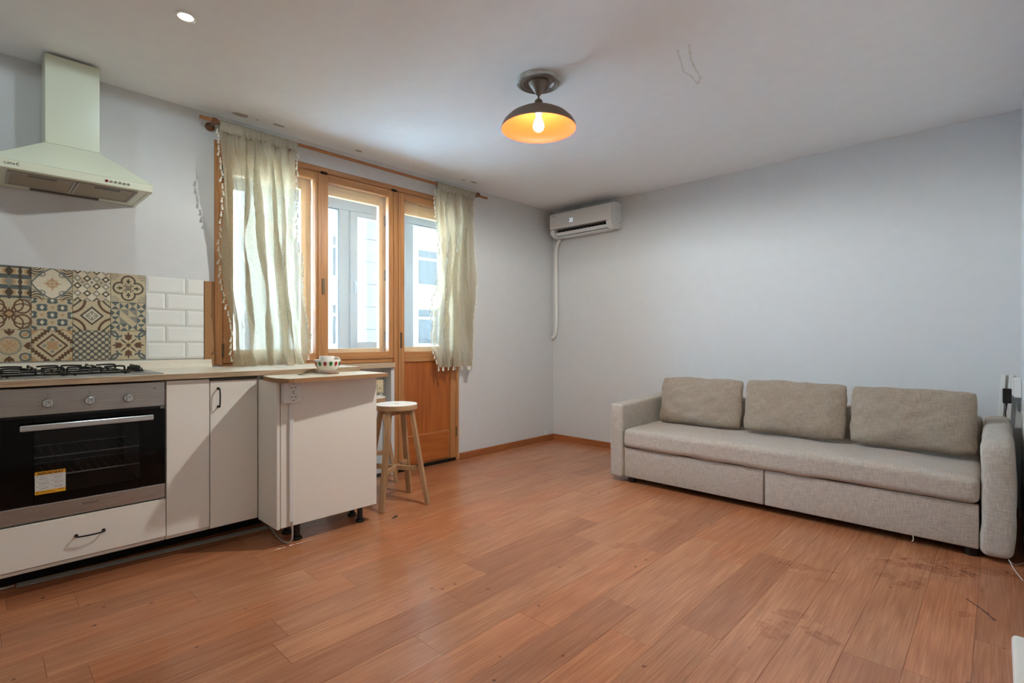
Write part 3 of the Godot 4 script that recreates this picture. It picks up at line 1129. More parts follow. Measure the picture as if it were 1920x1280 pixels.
func balcony() -> void:
	O = Vector3.ZERO
	var st := mb()
	bx(st, -5.2, 1.6, -0.25, -0.02, -1.3, -0.201, 0.0)
	struct_mesh("balcony_floor", st, M.street)
	st = mb()
	bx(st, -5.2, 1.6, 2.52, 2.75, -1.3, -0.201, 0.0)
	struct_mesh("balcony_ceiling", st, M.outer_render)
	st = mb()
	bx(st, -5.2, 1.6, -0.02, 0.93, -1.2, -1.06, 0.004)
	struct_mesh("balcony_parapet", st, M.outer_render)
	st = mb()
	bx(st, 1.5, 1.6, -0.02, 2.52, -1.059, -0.201, 0.0)
	struct_mesh("wall_balcony_right", st, M.outer_render)
	st = mb()
	bx(st, -5.3, -5.2, -0.02, 2.52, -1.2, -0.201, 0.0)
	struct_mesh("wall_balcony_left", st, M.outer_render)
	# white plastic glazing on the parapet
	var w := structure("window_2")
	var z0 := -1.14
	var z1 := -1.07
	box("top_rail", M.pvc, w, -5.2, 1.5, 2.36, 2.52, z0, z1, 0.004)
	box("bottom_rail", M.pvc, w, -5.2, 1.5, 0.93, 1.0, z0, z1, 0.004)
	for x in [-4.6, -3.25, -1.915, -1.15, 0.2]:
		box("mullion", M.pvc, w, x - 0.055, x + 0.055, 1.0, 2.36, z0, z1, 0.006)
	for p in [[-5.2, -4.655], [-4.545, -3.305], [-3.195, -1.97], [-1.095, 0.145], [0.255, 1.5]]:
		box("glass_pane", M.glass, w, p[0], p[1], 0.995, 2.365, -1.112, -1.106, 0.0)
		var gs := mb()
		bx(gs, p[0], p[1], 2.352, 2.36, -1.10, -1.075, 0.0)
		obj("gasket", gs, M.gasket, w)
		gs = mb()
		bx(gs, p[1] - 0.006, p[1], 1.0, 2.352, -1.10, -1.075, 0.0)
		obj("gasket", gs, M.gasket, w)
	# opening casement
	st = mb()
	frame(st, -1.86, -1.205, 1.0, 2.36, -1.785, -1.28, 1.07, 2.31, -1.12, -1.045)
	var sash := obj("casement", st, M.pvc, w)
	box("pane", M.glass, sash, -1.79, -1.275, 1.065, 2.315, -1.09, -1.084, 0.0)
	st = mb(true)
	tube(st, smooth_path([v3(-1.822, 1.66, -1.045), v3(-1.822, 1.66, -1.01), v3(-1.822, 1.64, -1.0), v3(-1.822, 1.55, -1.0)], 4), 0.011, 8)
	obj("handle", st, M.pvc, sash)


func street_side() -> void:
	var street := structure("street")
	box("paving", M.paving, street, -90, 60, -7.2, -7.0, -120, -1.3, 0.0)
	# our own building around the room: storeys above, below and beside it
	box("upper_floors", M.facade_cream, street, -11, 40, 2.76, 45.0, -1.3, 8, 0.0)
	box("lower_floors", M.facade_cream, street, -11, 40, -7.0, -0.26, -1.3, 8, 0.0)
	box("next_flat", M.facade_cream, street, -11, -5.8, -0.25, 2.75, -1.3, 8, 0.0)
	box("next_flat", M.facade_cream, street, 1.65, 40, -0.25, 2.75, -1.3, 8, 0.0)
	box("rear_flat", M.facade_cream, street, -5.79, 1.64, -0.25, 2.75, 3.9, 8, 0.0)
	var b := thing("apartment_building", "pale cream apartment building seen across the street through the balcony glazing", "building", v3(9, -7, -16))
	var st := mb()
	# facade with window openings cut out, built as strips between the openings
	var cols := [[5.65, 6.6], [9.88, 11.2], [13.5, 14.8], [16.4, 17.7]]
	var rows := []
	for k in range(-2, 7):
		rows.append([3.70 + (k - 1) * 2.81, 3.70 + (k - 1) * 2.81 + 1.71])
	box("core_wall", M.facade_cream, b, 1.5, 40, -7, 18.9, -19, -16.35, 0.0)
	var x := 1.5
	for c in cols + [[40.0, 40.0]]:
		st = mb()
		bx(st, x, c[0], -7, 18.9, -16.35, -16.0, 0.0)
		obj("wall_strip", st, M.facade_cream, b)
		if c[0] < 39.0:
			var y := -7.0
			for r in rows + [[18.9, 18.9]]:
				st = mb()
				bx(st, c[0], c[1], y, r[0], -16.35, -16.0, 0.0)
				obj("spandrel", st, M.facade_cream, b)
				if r[0] < 18.8:
					st = mb()
					frame(st, c[0], c[1], r[0], r[1], c[0] + 0.06, c[1] - 0.06, r[0] + 0.06, r[1] - 0.06, -16.25, -16.18)
					bx(st, c[0] + 0.06, c[1] - 0.06, r[1] - 0.52, r[1] - 0.40, -16.25, -16.17, 0.0)
					var win := obj("window", st, M.facade_frame, b)
					box("pane", M.facade_glass, win, c[0] + 0.05, c[1] - 0.05, r[0] + 0.05, r[1] - 0.05, -16.24, -16.2, 0.0)
					box("window_sill", M.facade_cream, win, c[0] - 0.08, c[1] + 0.08, r[0] - 0.07, r[0], -16.05, -15.92, 0.0)
				y = r[1]
		x = c[1]
	for k in 9:
		box("string_course", M.facade_cream, b, 8.6, 40, rows[k][0] - 0.12, rows[k][0] - 0.06, -16.01, -15.97, 0.0)
	# grey panelled bays between
	for bay in [[2.2, 4.46], [7.02, 8.5]]:
		for k in 27:
			box("cladding_panel", M.facade_grey, b, bay[0], bay[1], -7 + k * 0.95 + 0.012, -7 + (k + 1) * 0.95 - 0.012, -16.0, -15.7, 0.006)


# ------------------------------------------------------------------ kitchen
func kitchen_run() -> void:
	GR = 0
	var x0 := -4.365
	# oven cabinet with drawer
	var c := thing("oven_cabinet", "white base cabinet that holds the oven, with a wide drawer below it", "cabinet", v3(-4.065, 0.1, 0.3))
	box("side_panel", M.carcass, c, x0, x0 + 0.016, 0.1, 0.885, 0.03, 0.58)
	box("side_panel", M.carcass, c, -3.783, -3.767, 0.1, 0.885, 0.03, 0.58)
	box("bottom_panel", M.carcass, c, x0 + 0.016, -3.783, 0.1, 0.116, 0.03, 0.58)
	box("oven_shelf", M.carcass, c, x0 + 0.016, -3.783, 0.296, 0.31, 0.03, 0.56)
	var dr := box("drawer", M.white_front, c, x0 + 0.002, -3.766, 0.123, 0.308, 0.582, 0.6)
	var st := mb(true)
	pull(st, v3(-4.103, 0.2185, 0.6), v3(-4.007, 0.2185, 0.6), 0.026)
	obj("handle", st, M.dark_metal, dr)
	oven()
	hob()
	# narrow fixed front, then the door with a handle
	c = thing("base_cabinet", "narrow white base cabinet with a plain front, right beside the oven", "cabinet", v3(-3.67, 0.1, 0.3), "white base cabinets under the worktop")
	box("carcass", M.carcass, c, -3.764, -3.574, 0.1, 0.885, 0.03, 0.58)
	box("door", M.white_front, c, -3.763, -3.5735, 0.12, 0.884, 0.582, 0.6)
	c = thing("base_cabinet", "white base cabinet with a vertical black handle, in the corner by the peninsula", "cabinet", v3(-3.45, 0.1, 0.3), "white base cabinets under the worktop")
	box("carcass", M.carcass, c, -3.572, -3.315, 0.1, 0.885, 0.03, 0.58)
	var door := box("door", M.white_front, c, -3.570, -3.335, 0.108, 0.873, 0.582, 0.6)
	st = mb(true)
	pull(st, v3(-3.532, 0.738, 0.6), v3(-3.532, 0.833, 0.6), 0.026)
	obj("handle", st, M.dark_metal, door)
	box("rail_gap", M.slot_grey, c, -3.570, -3.335, 0.874, 0.886, 0.56, 0.592, 0.0)
	# black plinth space and the aluminium strip on the floor
	at(-3.8, 0.0, 0.39)
	st = mb()
	bx(st, -4.365, -3.12, 0.0, 0.098, 0.37, 0.386, 0.001)
	tag(obj("plinth_board", st, M.black_void), "black plinth board set back under the white base cabinets", "plinth")
	at(-3.766, 0.0, 0.46)
	st = mb()
	var ang := Basis(Vector3.UP, -0.066)
	rbox(st, v3(-3.766, 0.004, 0.461), v3(1.045, 0.006, 0.05), 0.002, ang)
	for k in [-0.012, 0.004, 0.016]:
		rbox(st, v3(-3.766, 0.008, 0.461) + ang * v3(0, 0, k), v3(1.04, 0.003, 0.004), 0.001, ang)
	tag(obj("metal_floor_strip", st, M.aluminium), "loose ribbed aluminium strip lying on the floor along the foot of the cabinets", "strip")
	# worktop and its upstand
	var w := thing("worktop", "long cream kitchen worktop with a worn wooden front edge, carrying the hob", "worktop", v3(-3.55, 0.89, 0.33))
	GR = 0
	box("top", M.cream_laminate, w, -4.368, -2.722, 0.893, 0.92, 0.002, 0.622, 0.002)
	box("edge_band", M.worktop_edge, w, -4.368, -2.722, 0.892, 0.919, 0.6221, 0.6245, 0.001)
	box("edge_band", M.worktop_edge, w, -2.7219, -2.7195, 0.892, 0.919, 0.002, 0.622, 0.001)
	at(-3.88, 0.92, 0.015)
	st = mb()
	var xf := Transform3D(Basis(Vector3.BACK, Vector3.UP, Vector3.LEFT), v3(-3.394, 0, 0))
	extrude(st, PackedVector2Array([Vector2(0, 0.9205), Vector2(0.032, 0.9205), Vector2(0.03, 0.93), Vector2(0.018, 0.945), Vector2(0.016, 0.964), Vector2(0.012, 0.968), Vector2(0, 0.968)]), 0.974, xf)
	tag(obj("worktop_upstand", st, M.cream_laminate), "cream plastic upstand along the back of the worktop under the tiles", "upstand")


# bowed bar handle with curled ends
func pull(st: SurfaceTool, a: Vector3, b: Vector3, out: float) -> void:
	var n := Vector3.BACK
	var d := (b - a).normalized()
	tube(st, smooth_path([a, a + n * out * 0.6, a + n * out + d * 0.006, a.lerp(b, 0.5) + n * (out + 0.006), b + n * out - d * 0.006, b + n * out * 0.6, b], 5), 0.0036, 8)
	for p in [a, b]:
		lathe(st, p, [Vector2(0, 0.004), Vector2(0.007, 0.003), Vector2(0.0075, 0.0)], 10, Basis(Vector3.RIGHT, n, Vector3.DOWN))


func oven() -> void:
	var o := thing("built_in_oven", "built-in steel oven with black glass door, three knobs and a yellow sticker", "oven", v3(-4.065, 0.311, 0.45))
	GR = 0
	var x0 := -4.362
	var x1 := -3.769
	var st := mb()
	# body: open-fronted box so that the cavity shows through the window
	bx(st, x0 + 0.02, x0 + 0.1, 0.32, 0.875, 0.08, 0.575, 0.0)
	bx(st, x1 - 0.085, x1 - 0.02, 0.32, 0.875, 0.08, 0.575, 0.0)
	bx(st, x0 + 0.1, x1 - 0.085, 0.32, 0.40, 0.08, 0.575, 0.0)
	bx(st, x0 + 0.1, x1 - 0.085, 0.71, 0.875, 0.08, 0.575, 0.0)
	bx(st, x0 + 0.1, x1 - 0.085, 0.40, 0.71, 0.08, 0.14, 0.0)
	var body := obj("oven_body", st, M.oven_cavity, o)
	for k in 2:
		st = mb(true)
		var y: float = [0.49, 0.575][k]
		tube(st, [v3(x0 + 0.1, y, 0.54), v3(x1 - 0.085, y, 0.54)], 0.003, 6)
		tube(st, [v3(x0 + 0.1, y, 0.2), v3(x1 - 0.085, y, 0.2)], 0.003, 6)
		for j in 12:
			var x := lerpf(x0 + 0.13, x1 - 0.11, j / 11.0)
			tube(st, [v3(x, y, 0.54), v3(x, y, 0.2)], 0.0008, 4)
		obj("rack", st, M.rack_wire, body)
	var p := box("control_panel", M.steel, o, x0, x1, 0.765, 0.884, 0.576, 0.602, 0.003)
	for kx in [-4.196, -4.056, -3.916]:
		st = mb(true)
		var turn := Basis(Vector3.RIGHT, Vector3.BACK, Vector3.DOWN)
		lathe(st, v3(kx, 0.816, 0.602), [Vector2(0.021, 0), Vector2(0.021, 0.003), Vector2(0.0185, 0.006), Vector2(0.0175, 0.014), Vector2(0, 0.014)], 24, turn)
		st.set_smooth_group(-1)
		rbox(st, v3(kx, 0.816, 0.622), v3(0.014, 0.033, 0.016), 0.002)
		var kn := obj("knob", st, M.steel_bright, p)
		st = mb()
		rbox(st, v3(kx, 0.822, 0.6302), v3(0.0015, 0.012, 0.0008), 0.0)
		obj("pointer", st, M.black_print, kn)
		st = mb()
		for j in 11:
			var t := PI * (-0.25 + 1.5 * j / 10.0)
			rbox(st, v3(kx + cos(t) * 0.030, 0.816 + sin(t) * 0.030, 0.6023), v3(0.0045, 0.0022, 0.0005), 0.0)
		rbox(st, v3(kx, 0.853, 0.6023), v3(0.004, 0.004, 0.0005), 0.0)
		obj("dial_marks", st, M.grey_print, p).set_meta("kind", "stuff")
	st = mb(true)
	lathe(st, v3(-3.812, 0.853, 0.602), [Vector2(0.0035, 0), Vector2(0.003, 0.0012), Vector2(0, 0.0015)], 10, Basis(Vector3.RIGHT, Vector3.BACK, Vector3.DOWN))
	obj("indicator_light", st, M.red_plastic, p)
	for k in 11:
		if k != 5:
			box("vent_slot", M.black_void, o, -4.30 + k * 0.043, -4.266 + k * 0.043, 0.8845, 0.8905, 0.585, 0.6005, 0.0)
	# door: glass with a see-through window, steel foot, handle, sticker
	st = mb()
	bx(st, x0, -4.24, 0.386, 0.752, 0.578, 0.602, 0.002)
	bx(st, -3.87, x1, 0.386, 0.752, 0.578, 0.602, 0.002)
	bx(st, -4.24, -3.87, 0.386, 0.425, 0.578, 0.602, 0.0)
	bx(st, -4.24, -3.87, 0.695, 0.752, 0.578, 0.602, 0.0)
	var d := obj("door", st, M.oven_glass, o)
	box("door_window", M.oven_window, d, -4.24, -3.87, 0.425, 0.695, 0.597, 0.6015, 0.0)
	var foot := box("foot_panel", M.steel, d, x0, x1, 0.316, 0.385, 0.578, 0.602, 0.003)
	words("maker_name", "Whirlpool", 0.013, M.black_print, foot, v3(-4.055, 0.357, 0.6022), Basis.IDENTITY, "Droid Serif", 0.9)
	st = mb()
	bx(st, -4.285, -3.824, 0.706, 0.731, 0.632, 0.645, 0.003)
	for x in [-4.262, -3.847]:
		bx(st, x - 0.012, x + 0.012, 0.710, 0.727, 0.601, 0.634, 0.002)
	obj("handle", st, M.steel_bright, d)
	st = mb()
	var keep := O
	O = Vector3.ZERO
	tile_box(st, 0, 0.099, 0, 0.097)
	O = keep
	st.generate_normals()
	var s := MeshInstance3D.new()
	s.mesh = st.commit()
	s.transform = Transform3D(Basis.from_scale(Vector3(1, 1, 0.06)), v3(-4.2375, 0.4275, 0.6018) - O)
	put("sticker", s, sticker(), d)
	var kmat: StandardMaterial3D = M.black_print
	words("sticker_heading", "IMPORTANT", 0.0145, kmat, d, v3(-4.188, 0.5155, 0.6026), Basis.IDENTITY, "Droid Sans", 1.0, true)


func sticker() -> StandardMaterial3D:
	var n := 256
	var im := Image.create(n, n, false, Image.FORMAT_RGB8)
	im.fill(Color(0.83, 0.82, 0.80))
	im.fill_rect(Rect2i(0, 0, n, 40), Color(0.87, 0.62, 0.13))
	im.fill_rect(Rect2i(0, 214, n, 42), Color(0.87, 0.62, 0.13))
	var rng := RandomNumberGenerator.new()
	rng.seed = 3
	for col in 2:
		for blk in 3:
			var y := 50 + blk * 54
			var x := 12 + col * 122
			im.fill_rect(Rect2i(x, y + 4, 12, 8), Color(0.60, 0.50, 0.28))
			for l in 4:
				var bold := l == 3
				var xx := x + 22
				var stop := x + rng.randi_range(70, 112)
				while xx < stop:
					var ln := rng.randi_range(4, 14)
					im.fill_rect(Rect2i(xx, y + l * 11, ln, 5 if bold else 3), Color(0.34, 0.33, 0.32) if bold else Color(0.55, 0.54, 0.52))
					xx += ln + 3
	for l in 2:
		im.fill_rect(Rect2i(36, 226 + l * 12, 110 + l * 30, 4), Color(0.45, 0.33, 0.08))
	im.fill_rect(Rect2i(14, 226, 14, 14), Color(0.36, 0.26, 0.06))
	im.fill_rect(Rect2i(190, 220, 52, 7), Color(0.42, 0.30, 0.08))
	return mat("sticker_print", Color.WHITE, 0.35, 0.0, ImageTexture.create_from_image(im))


func hob() -> void:
	var h := thing("gas_hob", "steel gas hob with two black wire pan supports set into the worktop", "hob", v3(-4.06, 0.92, 0.33))
	var st := mb()
	GR = 0
	bx(st, -4.352, -3.772, 0.9205, 0.926, 0.085, 0.60, 0.004)
	bx(st, -4.335, -3.789, 0.926, 0.9285, 0.10, 0.585, 0.0024)
	obj("hob_plate", st, M.steel, h)
	# burners
	for b in [[-4.235, 0.215, 0.036], [-4.235, 0.455, 0.046], [-4.01, 0.215, 0.046], [-4.01, 0.455, 0.03]]:
		st = mb(true)
		lathe(st, v3(b[0], 0.9285, b[1]), [Vector2(b[2] + 0.012, 0), Vector2(b[2] + 0.01, 0.004), Vector2(b[2], 0.005), Vector2(b[2], 0.014), Vector2(b[2] - 0.004, 0.015)], 24)
		var br := obj("burner", st, M.steel_bright, h)
		st = mb(true)
		lathe(st, v3(b[0], 0.9285, b[1]), [Vector2(b[2] * 0.9, 0.0145), Vector2(b[2] * 0.9, 0.018), Vector2(b[2] * 0.75, 0.021), Vector2(0, 0.0215)], 24)
		obj("burner_cap", st, M.black_iron, br)
	# pan supports
	for s in [[-4.335, -4.13], [-4.118, -3.905]]:
		st = mb(true)
		var xa: float = s[0]
		var xb: float = s[1]
		var za := 0.11
		var zb := 0.575
		var y := 0.9365
		tube(st, [v3(xa, y, za), v3(xb, y, za)], 0.0042, 7)
		tube(st, [v3(xa, y, zb), v3(xb, y, zb)], 0.0042, 7)
		tube(st, [v3(xa, y, za), v3(xa, y, zb)], 0.0042, 7)
		tube(st, [v3(xb, y, za), v3(xb, y, zb)], 0.0042, 7)
		var xm := (xa + xb) * 0.5
		for zc in [0.215, 0.455]:
			for e in [[v3(xa, y, zc), Vector3.RIGHT], [v3(xb, y, zc), Vector3.LEFT]]:
				finger(st, e[0], e[1], 0.078)
		finger(st, v3(xm, y, za), Vector3.BACK, 0.075)
		finger(st, v3(xm, y, zb), Vector3.FORWARD, 0.09)
		tube(st, [v3(xa, y, 0.335), v3(xb, y, 0.335)], 0.0042, 7)
		finger(st, v3(xm, y, 0.335), Vector3.BACK, 0.08)
		finger(st, v3(xm, y, 0.335), Vector3.FORWARD, 0.08)
		for x in [xa + 0.015, xb - 0.015]:
			for z in [za, zb]:
				lathe(st, v3(x, 0.9285, z), [Vector2(0.005, 0), Vector2(0.005, 0.012)], 8)
		obj("pan_support", st, M.black_iron, h)
	# knobs
	for k in 4:
		st = mb(true)
		var z := 0.20 + k * 0.062
		lathe(st, v3(-3.835, 0.9285, z), [Vector2(0.021, 0), Vector2(0.021, 0.004), Vector2(0.017, 0.007), Vector2(0.016, 0.017), Vector2(0.014, 0.019), Vector2(0, 0.019)], 20)
		st.set_smooth_group(-1)
		rbox(st, v3(-3.835, 0.952, z), v3(0.008, 0.012, 0.032), 0.002)
		obj("knob", st, M.black_plastic, h)


func finger(st: SurfaceTool, p: Vector3, d: Vector3, l: float) -> void:
	var up := Vector3.UP
	tube(st, smooth_path([p, p + up * 0.018, p + up * 0.024 + d * 0.008, p + up * 0.024 + d * l * 0.6, p + up * 0.022 + d * l], 4), 0.0042, 7)


func hood() -> void:
	var h := thing("cooker_hood", "white chimney cooker hood hanging above the hob", "cooker hood", v3(-4.08, 1.84, 0.02))
	var x0 := -4.38
	var x1 := -3.78
	var zf := 0.42
	var st := mb()
	# lip with an opening below, sloping canopy, straight duct
	var y0 := 1.842
	var y1 := 1.88
	bx(st, x0, x1, y0, y1, zf - 0.016, zf, 0.002)
	bx(st, x0, x0 + 0.016, y0, y1, 0.004, zf - 0.016, 0.001)
	bx(st, x1 - 0.016, x1, y0, y1, 0.004, zf - 0.016, 0.001)
	var rim := obj("rim", st, M.hood_paint, h)
	st = mb()
	var a := [v3(x0, y1, 0.004), v3(x1, y1, 0.004), v3(x1, y1, zf), v3(x0, y1, zf)]
	var b := [v3(-4.174, 2.05, 0.004), v3(-3.964, 2.05, 0.004), v3(-3.964, 2.05, 0.2), v3(-4.174, 2.05, 0.2)]
	quad(st, a[3], a[2], b[2], b[3], v3(0, 1, 1))
	quad(st, a[0], a[3], b[3], b[0], v3(-1, 1, 0))
	quad(st, a[1], a[2], b[2], b[1], v3(1, 1, 0))
	quad(st, a[0], a[1], b[1], b[0], v3(0, 0, -1))
	quad(st, b[0], b[1], b[2], b[3], v3(0, 1, 0))
	quad(st, a[0], a[1], a[2], a[3], v3(0, -1, 0))
	obj("canopy", st, M.hood_paint, h)
	box("duct_cover", M.hood_paint, h, -4.174, -3.964, 2.051, 2.486, 0.004, 0.2, 0.002)
	# underside: sloping frame, two filters with grips, light strip
	st = mb()
	var yb := 1.83
	bx(st, x0 + 0.016, x1 - 0.016, 1.846, 1.858, 0.004, 0.404, 0.0)
	var under := obj("underside", st, M.hood_paint, h)
	for k in 2:
		var fx0: float = [x0 + 0.075, x0 + 0.315][k]
		var fx1: float = [x0 + 0.30, x0 + 0.54][k]
		var fs := mb()
		bx(fs, fx0, fx1, 1.841, 1.847, 0.105, 0.36, 0.001)
		var f := obj("grease_filter", fs, M.filter, under)
		fs = mb()
		frame_flat(fs, fx0 - 0.006, fx1 + 0.006, 0.099, 0.366, 0.010, 1.838, 1.848)
		obj("filter_frame", fs, M.steel_bright if false else M.aluminium, f)
		fs = mb()
		var cx := (fx0 + fx1) * 0.5
		bx(fs, cx - 0.05, cx + 0.05, 1.837, 1.842, 0.325, 0.352, 0.001)
		obj("filter_grip", fs, M.slot_grey, f)
	box("lamp_slot", M.slot_grey, under, x0 + 0.16, x0 + 0.43, 1.839, 1.846, 0.035, 0.062, 0.001)
	# buttons and name on the front
	var turn := Basis(Vector3.RIGHT, Vector3.BACK, Vector3.DOWN)
	for k in 6:
		st = mb(true)
		lathe(st, v3(-4.0 + 0.0172 * k + 0.032, 1.861, zf), [Vector2(0.006, 0), Vector2(0.006, 0.003), Vector2(0.0045, 0.005), Vector2(0, 0.005)], 14, turn)
		obj("button", st, M.red_plastic if k == 0 else M.steel_bright, rim)
	words("maker_name", "cata", 0.0165, M.black_print, rim, v3(-4.306, 1.8635, zf + 0.0004), Basis.IDENTITY, "Droid Sans", 1.2)
	words("maker_emblem", "C", 0.019, M.black_print, rim, v3(-4.2795, 1.8635, zf + 0.0004), Basis.IDENTITY, "Droid Sans", 0.9, true)


func frame_flat(st: SurfaceTool, x0: float, x1: float, z0: float, z1: float, w: float, y0: float, y1: float) -> void:
	bx(st, x0, x1, y0, y1, z0, z0 + w, 0.001)
	bx(st, x0, x1, y0, y1, z1 - w, z1, 0.001)
	bx(st, x0, x0 + w, y0, y1, z0 + w, z1 - w, 0.0)
	bx(st, x1 - w, x1, y0, y1, z0 + w, z1 - w, 0.0)


func peninsula() -> void:
	GR = 1
	var c := thing("peninsula_cabinet", "white cabinet on black plastic legs standing as a peninsula, its plain back to the room", "cabinet", v3(-3.03, 0.0, 0.74))
	box("back_panel", M.white_front, c, -3.312, -2.743, 0.101, 0.868, 0.834, 0.85, 0.0015)
	box("side_panel", M.white_front, c, -3.333, -3.316, 0.098, 0.868, 0.602, 0.852, 0.0015)
	box("side_panel", M.carcass, c, -2.760, -2.744, 0.101, 0.868, 0.34, 0.833, 0.0015)
	box("bottom_panel", M.carcass, c, -3.314, -2.761, 0.101, 0.117, 0.63, 0.833, 0.0015)
	for p in [[-3.2, 0.787], [-2.82, 0.79], [-2.80, 0.66], [-3.2, 0.66]]:
		var st := mb(true)
		lathe(st, v3(p[0], 0, p[1]), [Vector2(0, 0), Vector2(0.026, 0.0), Vector2(0.027, 0.008), Vector2(0.024, 0.016), Vector2(0.016, 0.02), Vector2(0.0155, 0.085), Vector2(0.024, 0.09), Vector2(0.024, 0.101)], 18)
		obj("leg", st, M.black_plastic, c)
	# chipboard top pushed in under the worktop
	var t := thing("chipboard_worktop", "thin chipboard worktop with a speckled top and raw front edge, on the peninsula cabinet", "worktop", v3(-3.03, 0.869, 0.75))
	var poly := PackedVector2Array([Vector2(-2.722, 0.628), Vector2(-2.722, 0.94), Vector2(-3.01, 0.965), Vector2(-3.3, 0.99), Vector2(-3.325, 0.985)])
	for k in 9:
		var th := PI * 0.5 * k / 8.0
		poly.append(Vector2(-3.245 - 0.13 * sin(th) * 1.0, 0.76 - 0.11 * cos(th) * 0.0 - 0.13 * (1.0 - cos(th)) * 0.0) if false else Vector2(-3.355 + 0.03 * pow(k / 8.0, 2.0), 0.90 - 0.25 * k / 8.0))
	poly.append(Vector2(-3.29, 0.628))
	var st2 := mb()
	extrude(st2, poly, 0.021, Transform3D(Basis(Vector3.RIGHT, Vector3.BACK, Vector3.DOWN), v3(0, 0.891, 0)))
	obj("board", st2, M.chipboard, t)
	var inner := PackedVector2Array()
	for p in Geometry2D.offset_polygon(poly, -0.0012)[0]:
		inner.append(p)
	st2 = mb()
	extrude(st2, inner, 0.0012, Transform3D(Basis(Vector3.RIGHT, Vector3.BACK, Vector3.DOWN), v3(0, 0.8923, 0)))
	obj("laminate_surface", st2, M.pale_top, t)
	# double socket, its trunking and cable
	var s := thing("double_socket", "white double wall socket screwed to the peninsula panel under the chipboard top", "socket", v3(-3.255, 0.81, 0.85))
	box("housing", M.white_plastic, s, -3.312, -3.213, 0.757, 0.866, 0.851, 0.888, 0.004)
	for y in [0.838, 0.789]:
		var turn := Basis(Vector3.RIGHT, Vector3.BACK, Vector3.DOWN)
		var st3 := mb(true)
		lathe(st3, v3(-3.262, y, 0.888), [Vector2(0.0235, 0.0), Vector2(0.0235, 0.0035), Vector2(0.0205, 0.0035), Vector2(0.0195, -0.004 + 0.005), Vector2(0, 0.001)], 24, turn)
		var f := obj("socket_face", st3, M.white_plastic, s)
		st3 = mb(true)
		for x in [-0.0095, 0.0095]:
			lathe(st3, v3(-3.262 + x, y, 0.8882), [Vector2(0.0032, 0), Vector2(0.0032, 0.0014), Vector2(0, 0.0014)], 10, turn)
		for e in [-1, 1]:
			st3.set_smooth_group(-1)
			rbox(st3, v3(-3.262, y + e * 0.0195, 0.8905), v3(0.006, 0.004, 0.003), 0.0)
		obj("contacts", st3, M.black_plastic, f).set_meta("kind", "stuff")
	at(-3.26, 0.12, 0.856)
	var st4 := mb()
	bx(st4, -3.272, -3.247, 0.125, 0.756, 0.8505, 0.863, 0.003)
	tag(obj("cable_trunking", st4, M.white_plastic), "white plastic cable trunking running down the peninsula panel from the socket", "trunking")
	at(-3.26, 0.05, 0.86)
	st4 = mb(true)
	tube(st4, smooth_path([v3(-3.259, 0.13, 0.866), v3(-3.259, 0.06, 0.868), v3(-3.262, 0.022, 0.855), v3(-3.272, 0.007, 0.80), v3(-3.268, 0.006, 0.7), v3(-3.25, 0.006, 0.6), v3(-3.235, 0.006, 0.51)], 7), 0.0048, 8)
	tag(obj("power_cable", st4, M.grey_cable), "pale grey power cable looping under the peninsula from the trunking to the floor", "cable")
	at(-4.5, 0.0, 0.43)
	st4 = mb(true)
	tube(st4, smooth_path([v3(-4.293, 0.006, 0.425), v3(-4.33, 0.006, 0.428), v3(-4.36, 0.006, 0.40), v3(-4.42, 0.006, 0.405), v3(-4.6, 0.006, 0.41)], 6), 0.0048, 8)
	tag(obj("power_cable", st4, M.grey_cable), "pale grey cable lying on the floor at the oven end of the aluminium strip", "cable")
	# switch box in the recess under the window
	var sw := thing("switch_box", "cream double switch box fixed in the recess under the window, above the rear stool", "switch", v3(-2.17, 0.69, -0.1))
	box("housing", M.cream_plastic, sw, -2.26, -2.115, 0.655, 0.765, -0.1299, -0.06, 0.004)
	for x in [-2.205, -2.155]:
		var k := box("rocker", M.cream_plastic, sw, x - 0.022, x + 0.022, 0.665, 0.735, -0.06, -0.054, 0.002)
		box("rocker_mark", M.black_print, k, x - 0.008, x + 0.008, 0.698, 0.702, -0.054, -0.0535, 0.0)


